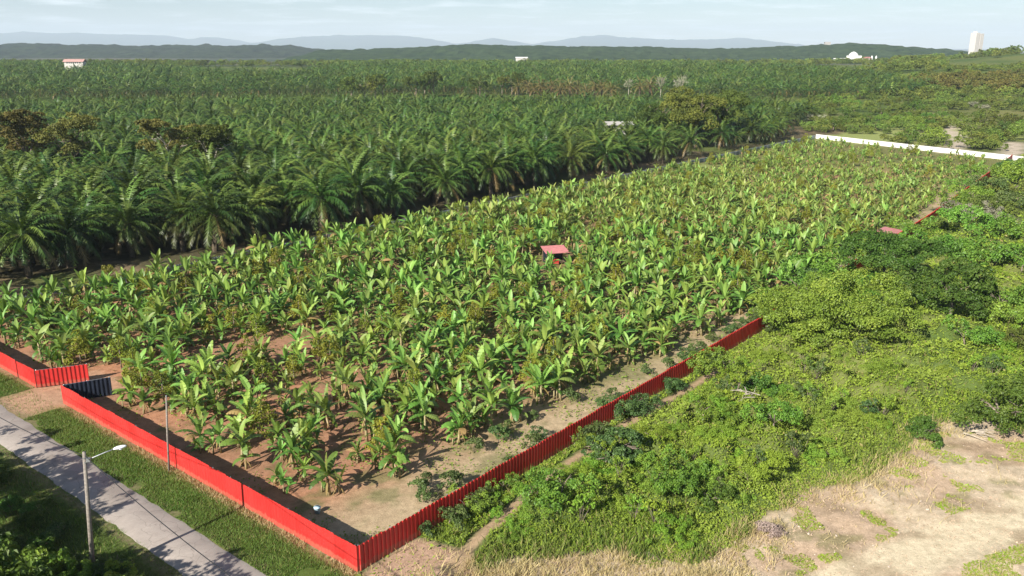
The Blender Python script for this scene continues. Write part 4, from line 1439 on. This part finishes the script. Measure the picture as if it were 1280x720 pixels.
size = .15 * np.clip(Yc / 62, .8, 4) * np.exp(rng.normal(0, .42, n))
tone = np.clip(.45 * fbm(xc / 3, Yc / 3, 92, 3) + .15 + .5 * rng.random(n) - .05, 0, 1)
dryv = np.clip((rng.random(n) < .03) * .8 + .5 * sstep(-1.5, 0, sdn) * (rng.random(n) < .4), 0, 1)
ug = MB()
leaf_quads(ug, rng, np.stack([xc, Yc, zc + hgt], -1), nr, size, 1.6, np.stack([tone, dryv, 0 * tone + .5], -1))
tag(ug.build('undergrowth', M['weed']), 'tangled green creepers and weeds covering the land right of the fence', 'undergrowth', kind='stuff')


def blades(mb, x, y, hmin, hmax, w, lean, var, base=None):
    n = len(x)
    z = height(x, y) if base is None else base
    a = rng.uniform(0, 6.28, n); b = rng.uniform(0, 6.28, n)
    h = rng.uniform(hmin, hmax, n); l = h * np.abs(rng.normal(lean, lean * .5, n))
    dx, dy = np.cos(a) * w * .5, np.sin(a) * w * .5
    Z = z - .02
    V = np.stack([np.stack([x - dx, y - dy, Z], -1), np.stack([x + dx, y + dy, Z], -1), np.stack([x + np.cos(b) * l, y + np.sin(b) * l, z + h], -1)], 1).reshape(-1, 3)
    mb.add(V, None, np.arange(3 * n).reshape(-1, 3), np.repeat(var, 3, 0))


# bare leggy stems standing out of the creepers
lg = []
for k in range(3):
    g = np.random.default_rng(890 + k); t_ = MB(); c = MB()
    for i in range(9):
        a = g.uniform(0, 6.28); q = np.array([math.cos(a) * .7, math.sin(a) * .7, g.uniform(1.2, 2.3)])
        tube(t_, [(0, 0, -.1), q * .5 + g.normal(0, .1, 3), q], [.025, .02, .008], 4)
        leaf_cloud(c, g, [(*q, .3, .3, .3)], 45, .2, sub=3, subr=.7)
    lg.append(proto_thing('leggy_shrub', 'leggy thin stemmed shrub standing above the creepers right of the fence', 'shrub', 'leggy shrubs above the creepers', [('stem', t_, M['bark'], True), ('leaves', c, M['shrub' if k == 1 else 'weed'], False)]))
cnt = 0
for _ in range(3000):
    px, py = random.uniform(600, 1275), random.uniform(300, 680)
    x, y = G(px, py)
    if mound_mask(np.array([x]), np.array([y]))[0] < .5: continue
    place(lg[cnt % 3], x, y, sc=random.uniform(.6, 1.2)); cnt += 1
    if cnt >= 45: break
# tall grass among the creepers
n = 50000
v = rng.random(n); Yc = 1 / (1 / 48 - v * (1 / 48 - 1 / 120)); xc = rng.uniform(-.2, .68, n) * Yc
s_, t_ = ST(xc, Yc)
sd = dist_path(SAND + [SAND[0]], xc, Yc); sdn = np.where(inside(SAND, xc, Yc), sd, -sd)
ok = (t_ < fence_t(s_) - .3) & (s_ > 0) & (sdn < .4) & (dist_path(TRAIL, xc, Yc) > .8) & (fbm(xc / 4, Yc / 4, 97) > .46)
ok &= ~inside(CORNER, xc, Yc)
xc, Yc = xc[ok], Yc[ok]; n = len(xc)
tg_ = MB(); blades(tg_, xc, Yc, .4, .95, .11, .45, np.stack([rng.random(n), (rng.random(n) < .12) * .6, 0 * xc + .5], -1))
tag(tg_.build('tall_grass', M['grass']), 'tall green grass standing among the creepers', 'grass', kind='stuff')

# straw on the bare land
n = 180000
v = rng.random(n); Yc = 1 / (1 / 40 - v * (1 / 40 - 1 / 85)); xc = rng.uniform(-.3, .85, n) * Yc
sd = dist_path(SAND + [SAND[0]], xc, Yc); ins = inside(SAND, xc, Yc)
cdn = inside(CORNER, xc, Yc)
straw_d = np.clip(sstep(4.5, .5, sd) * .9 + .05, 0, 1) * sstep(.35, .6, fbm(xc / 2.5, Yc / 2.5, 101)) * sstep(1.4, 3, dist_path(TRACK, xc, Yc))
strip_ = (xc < 17) & ins
straw_d = np.where(strip_, 1, straw_d)
ok = ((ins | ((sd < 1.2) & (ST(xc, Yc)[1] < -3))) & (rng.random(n) < straw_d)) | (cdn & (rng.random(n) < .12))
xc, Yc = xc[ok], Yc[ok]; n = len(xc)
tall = .35 + .65 * sstep(.4, .6, fbm(xc / 2.0, Yc / 2.0, 103)); 
st_ = MB(); blades(st_, xc, Yc, .12, .12 + .75 * tall, .06, .7, np.stack([np.clip(.5 * fbm(xc, Yc, 104) + .5 * rng.random(n), 0, 1), (rng.random(n) < .12) * .5, 0 * xc + .5], -1))
tag(st_.build('dry_grass', M['straw']), 'straw coloured dry grass on the bare ground', 'dry grass', kind='stuff')
# short grass on the verge and across the road
n = 210000
ss = np.where(rng.random(n) < .62, rng.uniform(ROAD_S1 - .1, -.1, n), rng.uniform(-26, ROAD_S0 + .1, n)); tt = rng.uniform(-4, 100, n) ** 1.0
xc, Yc = XY(ss, tt)
e1 = fbm(xc / 1.6, Yc / 1.6, 22); e2 = fbm(xc / 6, Yc / 6, 21)
ok = in_view(xc, Yc, 0, 40) & (e1 + .6 * e2 + .5 * sstep(-8.5, -9.5, ss) > .58)
ok &= ~((np.abs(tt - 50) < 4.6 - 1.5 * e2) & (ss > ROAD_S1 - .2) & (rng.random(n) < .93))
ok &= (ss < -.9 + .6 * e2) | (rng.random(n) < .25)
xc, Yc, ss = xc[ok], Yc[ok], ss[ok]; n = len(xc)
tuft = fbm(xc / .8, Yc / .8, 111, 2)
vg = MB()
blades(vg, xc, Yc, .06, np.where(ss < -9.5, .5, .26), .055, .6, np.stack([np.clip(.6 * tuft + .5 * rng.random(n) - .1, 0, 1), (rng.random(n) < .1) * .6 + .25 * sstep(-1.4, -.4, ss), 0 * xc + .5], -1))
tag(vg.build('verge_grass', M['grass']), 'short rough grass on the verges either side of the road', 'grass', kind='stuff')
# dry tufts at the foot of the road fence
n = 9000
ss = rng.normal(-.35, .28, n); tt = rng.uniform(-1, 46, n); k = (ss < -.03) & (fbm(tt / 3, tt * 0, 115) > .42)
xc, Yc = XY(ss[k], tt[k]); n = len(xc)
dg = MB(); blades(dg, xc, Yc, .08, .35, .05, .7, np.stack([rng.random(n), (rng.random(n) < .3) * .8, 0 * xc + .5], -1))
tag(dg.build('dry_grass', M['straw']), 'dry tufts along the foot of the road fence', 'dry grass', kind='stuff')
# weeds between the bananas
n = 90000
v = rng.random(n); Yc = 1 / (1 / 52 - v * (1 / 52 - 1 / 300)); xc = rng.uniform(-.72, .62, n) * Yc
s_, t_ = ST(xc, Yc)
e2 = fbm(xc / 3, Yc / 3, 121)
ok = (s_ > 1) & (t_ > fence_t(s_) + .3) & (t_ < 87) & (s_ < back_s(t_) - .5) & in_view(xc, Yc, 0, 30)
ok &= rng.random(n) < sstep(.42, .6, e2) * np.maximum(np.interp(s_, [0, 15, 50, 200], [.25, .4, .9, 1]), .8 * (t_ - fence_t(s_) < 7))
xc, Yc, s_ = xc[ok], Yc[ok], s_[ok]; n = len(xc)
nr = rng.normal(0, .6, (n, 3)); nr[:, 2] += .8; nr /= np.linalg.norm(nr, axis=1)[:, None]
fw_ = MB()
leaf_quads(fw_, rng, np.stack([xc, Yc, .05 + .3 * rng.random(n) ** 2], -1), nr, .22 * np.clip(Yc / 62, .8, 4) * rng.uniform(.5, 1.3, n), 1.8, np.stack([np.clip(.6 * rng.random(n) + .3 * sstep(150, 230, s_), 0, 1), .35 * sstep(100, 240, s_) * rng.random(n) + .6 * (rng.random(n) < .08), 0 * xc + .5], -1))
tag(fw_.build('field_weeds', M['weed']), 'low weeds growing on the soil between the banana plants', 'weeds', kind='stuff')

# ------------------------------------------------------------------ lower left: shaded bank and roadside trees
lb = []
for k in range(3):
    g = np.random.default_rng(900 + k)
    lobes = [(g.normal(0, .9), g.normal(0, .9), g.uniform(.5, 1.7), g.uniform(.8, 1.3), g.uniform(.8, 1.3), g.uniform(.6, 1.0)) for _ in range(6)]
    c, t_ = MB(), MB()
    leaf_cloud(c, g, lobes, 2200, .26, sub=10, subr=.4); limbs(t_, g, 1.8, .8, .06, 4)
    lb.append(proto_thing('bush', 'leafy bush on the shaded bank across the road', 'bush', 'bushes on the bank across the road', [('trunk', t_, M['bark'], True), ('crown', c, M[['vine', 'shrub', 'dark'][k]], False)]))
for k, (px, py, v, sc) in enumerate([(5, 720, 0, 1.0), (35, 735, 0, 1.0), (62, 745, 0, 1.1), (100, 742, 0, .8), (142, 722, 1, .8), (155, 742, 0, .9), (15, 690, 1, .8), (55, 700, 2, .8), (75, 672, 1, .55), (40, 660, 2, .6), (15, 640, 2, .6), (90, 715, 1, .6), (5, 605, 2, .5)]):
    x, y = G(px, py); place(lb[v], x, y, sc=sc)
# roadside trees past the left edge whose shade falls over the road
g0 = np.random.default_rng(930)
rt = []
for k in range(3):
    g = np.random.default_rng(940 + k)
    lobes = [(g.normal(0, 1.7), g.normal(0, 1.7), 5.5 + g.uniform(0, 4.0), g.uniform(1.2, 2.2), g.uniform(1.2, 2.2), g.uniform(.9, 1.6)) for _ in range(8)]
    c, t_ = MB(), MB()
    leaf_cloud(c, g, lobes, 2600, .42, sub=9, subr=.42); limbs(t_, g, 9, 2.4, .22, 5)
    rt.append(proto_thing('roadside_tree', 'tall leafy roadside tree past the left end of the shaded bank', 'tree', 'roadside trees past the left edge', [('trunk', t_, M['bark'], True), ('crown', c, M['dark'], False)]))
for k, (s, t_, sc) in enumerate([(-22.5, 39, .92), (-22, 33.5, .95), (-23, 28.5, .95), (-24.5, 24, 1.0), (-23, 45, .85), (-28, 36, 1.0), (-28, 30, 1.0), (-30, 42, 1.0), (-20.2, 0, .66), (-20.4, 4, .7), (-20.2, 8.5, .68), (-20.6, 12.5, .7), (-20.6, 20.5, .7), (-21, 25, .7), (-25, 5, .8), (-22.5, 7, .95), (-24, 2, 1.0), (-28, 11, .9)]):
    x, y = XY(s, t_); place(rt[k % 3], x, y, sc=sc)

# ------------------------------------------------------------------ small things
bx_, by_ = G(397, 641)
o = thing('bucket', 'pale blue bucket beside a shrub inside the fence corner', 'bucket', (bx_, by_, 0))
mb = MB(); tube(mb, [(0, 0, 0), (0, 0, .5), (0, 0, .52)], [.22, .28, .30], 14); mb.build('pail', M['bucket'], o, True)
pts = [(.29 * math.cos(a), 0, .5 + .22 * math.sin(a)) for a in np.linspace(0, PI, 9)]
mb = MB(); tube(mb, pts, .012, 5); mb.build('handle', M['steel'], o)
dbp = []
for i, (px, py, sc_, lab) in enumerate([(962, 668, 1.0, 'purplish grey heap of dead brush at the edge of the greenery')]):
    g = np.random.default_rng(970 + i); c = MB()
    leaf_cloud(c, g, [(0, 0, .3, 1.0, .8, .5), (.7, .2, .25, .7, .6, .4), (-.5, .3, .4, .6, .6, .4)], 1500, .22, asp=4, sub=8, rand=1.0)
    o = c.build('brush_heap', M['brush']); x, y = G(px, py); o.location = (x, y, float(height(x, y))); o.scale = (sc_,) * 3
    tag(o, lab, 'brush heap')
# fallen bleached branches
for (px, py, lab, L) in ((935, 515, 'bleached fallen branches lying on the creepers', 3.2), (1215, 545, 'pale broken timber lying below the dark tree', 2.2)):
    x, y = G(px, py); o = MB(); g = np.random.default_rng(int(px)); z = float(height(x, y)) + .6
    for i in range(7):
        a = g.uniform(0, 6.28) if px < 1000 else g.normal(-.4, .25)
        p = np.array([g.normal(0, .5), g.normal(0, .3), z - .2]); q = p + np.array([math.cos(a) * L, math.sin(a) * L, g.uniform(-.2, .9)]) * g.uniform(.5, 1)
        tube(o, [p, (p + q) / 2 + g.normal(0, .15, 3), q], [.06, .045, .015], 5)
    oo = o.build('dead_branch', M['pale_bark']); oo.location = (x, y, 0); tag(oo, lab, 'dead branch')
# rubble stones on the bare land
rb = MB(); g = np.random.default_rng(960)
rp = []
for k in range(3):
    m_ = MB(); q = g.normal(0, 1, 3)
    pts = [np.array([0, 0, z]) for z in (-.06, .0, .12, .2)]
    tube(m_, pts, [.1, .2, .17, .06], 6)
    V, Q, T, A = m_.arrays(); V = V + g.normal(0, .03, V.shape); m2 = MB(); m2.add(V, Q, T, A)
    o = link('rock', m2.mesh('rock', M['rubble']))
    tag(o, 'pale broken stone lying on the bare ground', 'rock', 'stones on the bare ground'); rp.append(o)
for k in range(110):
    px, py = g.uniform(880, 1275), g.uniform(545, 715)
    x, y = G(px, py)
    if not inside(SAND, np.array([x]), np.array([y]))[0]: continue
    o = rp[k % 3] if k < 3 else rp[k % 3].copy()
    if k >= 3: COL.objects.link(o)
    o.location = (x, y, float(height(x, y))); o.rotation_euler = (0, 0, g.uniform(0, 6)); sc_ = g.uniform(.15, .6); o.scale = (sc_, sc_ * g.uniform(.7, 1.3), sc_ * .8)

# loose grit and clods
n = 16000
v = rng.random(n); Yc = 1 / (1 / 46 - v * (1 / 46 - 1 / 85)); xc = rng.uniform(-.1, .72, n) * Yc
ok = inside(SAND, xc, Yc) & (fbm(xc / 2, Yc / 2, 131) + .25 * rng.random(n) > .55)
xc, Yc = xc[ok], Yc[ok]; n = len(xc); zc = height(xc, Yc)
r = rng.uniform(.02, .09, n) * (1 + (rng.random(n) < .05))
a0 = rng.uniform(0, 6.28, n)
pts = [np.stack([xc + r * np.cos(a0 + k * PI / 2) * rng.uniform(.7, 1.2, n), Yc + r * np.sin(a0 + k * PI / 2) * rng.uniform(.7, 1.2, n), zc], -1) for k in range(4)]
pts.append(np.stack([xc, Yc, zc + r * .8], -1))
V = np.stack(pts, 1).reshape(-1, 3); b5 = np.arange(n)[:, None] * 5
T = np.concatenate([b5 + np.array([k, (k + 1) % 4, 4]) for k in range(4)])
gm = MB(); gm.add(V, None, T)
tag(gm.build('gravel', M['clod']), 'loose grit and clods on the bare ground', 'gravel', kind='stuff')

for o in PROTOS:
    if '_used' in o:
        del o['_used']

# ------------------------------------------------------------------ light and air
EL = math.radians(30)
SH = np.array([.612, .791])            # direction in which shadows fall
sun = bpy.data.lights.new('sun', 'SUN'); sun.energy = 5.0; sun.angle = math.radians(.5); sun.color = (1.0, .945, .85)
so = bpy.data.objects.new('sun', sun); COL.objects.link(so)
dv = Vector((SH[0] * math.cos(EL), SH[1] * math.cos(EL), -math.sin(EL)))
so.rotation_euler = dv.to_track_quat('-Z', 'Y').to_euler(); so.location = (-60, -60, 120)
w = bpy.data.worlds.new('World'); scene.world = w; w.use_nodes = True
nt = w.node_tree; bg = nt.nodes['Background']
sky = N(nt, 'ShaderNodeTexSky', sky_type='NISHITA'); sky.sun_disc = False; sky.sun_elevation = EL
sky.sun_rotation = math.atan2(-SH[0], -SH[1]); sky.altitude = 50; sky.air_density = 1.0; sky.dust_density = .1; sky.ozone_density = 4.0
tc = N(nt, 'ShaderNodeTexCoord')
sepx = N(nt, 'ShaderNodeSeparateXYZ'); nt.links.new(tc.outputs['Generated'], sepx.inputs[0])
den = math_n(nt, 'ADD', math_n(nt, 'MAXIMUM', sepx.outputs[2], 0.0), .05)
cmb = N(nt, 'ShaderNodeCombineXYZ')
nt.links.new(math_n(nt, 'DIVIDE', sepx.outputs[0], den), cmb.inputs[0]); nt.links.new(math_n(nt, 'DIVIDE', sepx.outputs[1], den), cmb.inputs[1])
cf = noise_n(nt, .9, 8, .64, cmb.outputs[0])
cl = ramp(nt, cf, [(.50, (0, 0, 0)), (.80, (1, 1, 1))])
sc_mix = mix(nt, sky.outputs[0], (14.0, 14.6, 15.4), math_n(nt, 'MULTIPLY', cl, .75))
nt.links.new(sc_mix, bg.inputs['Color']); bg.inputs['Strength'].default_value = .05

hz = MB(); box(hz, -26000, 26000, -450, 29500, -110, 700)
m = bpy.data.materials.new('haze'); m.use_nodes = True; nt = m.node_tree; nt.nodes.clear()
out = N(nt, 'ShaderNodeOutputMaterial'); pv = N(nt, 'ShaderNodeVolumePrincipled')
pv.inputs['Color'].default_value = (.74, .86, 1.0, 1); pv.inputs['Density'].default_value = 6e-5
nt.links.new(pv.outputs[0], out.inputs['Volume'])
tag(hz.build('haze', m), kind='stuff')

# ------------------------------------------------------------------ render settings
scene.render.engine = 'CYCLES'
c = scene.cycles
c.use_denoising = True
try:
    c.denoiser = 'OPENIMAGEDENOISE'
except Exception:
    pass
c.max_bounces = 6; c.diffuse_bounces = 2; c.glossy_bounces = 2; c.transmission_bounces = 3; c.volume_bounces = 1; c.transparent_max_bounces = 4
c.sample_clamp_indirect = 6
vs = scene.view_settings
vs.view_transform = 'Standard'; vs.look = 'None'; vs.exposure = 1.0; vs.gamma = 1; vs.use_curve_mapping = False
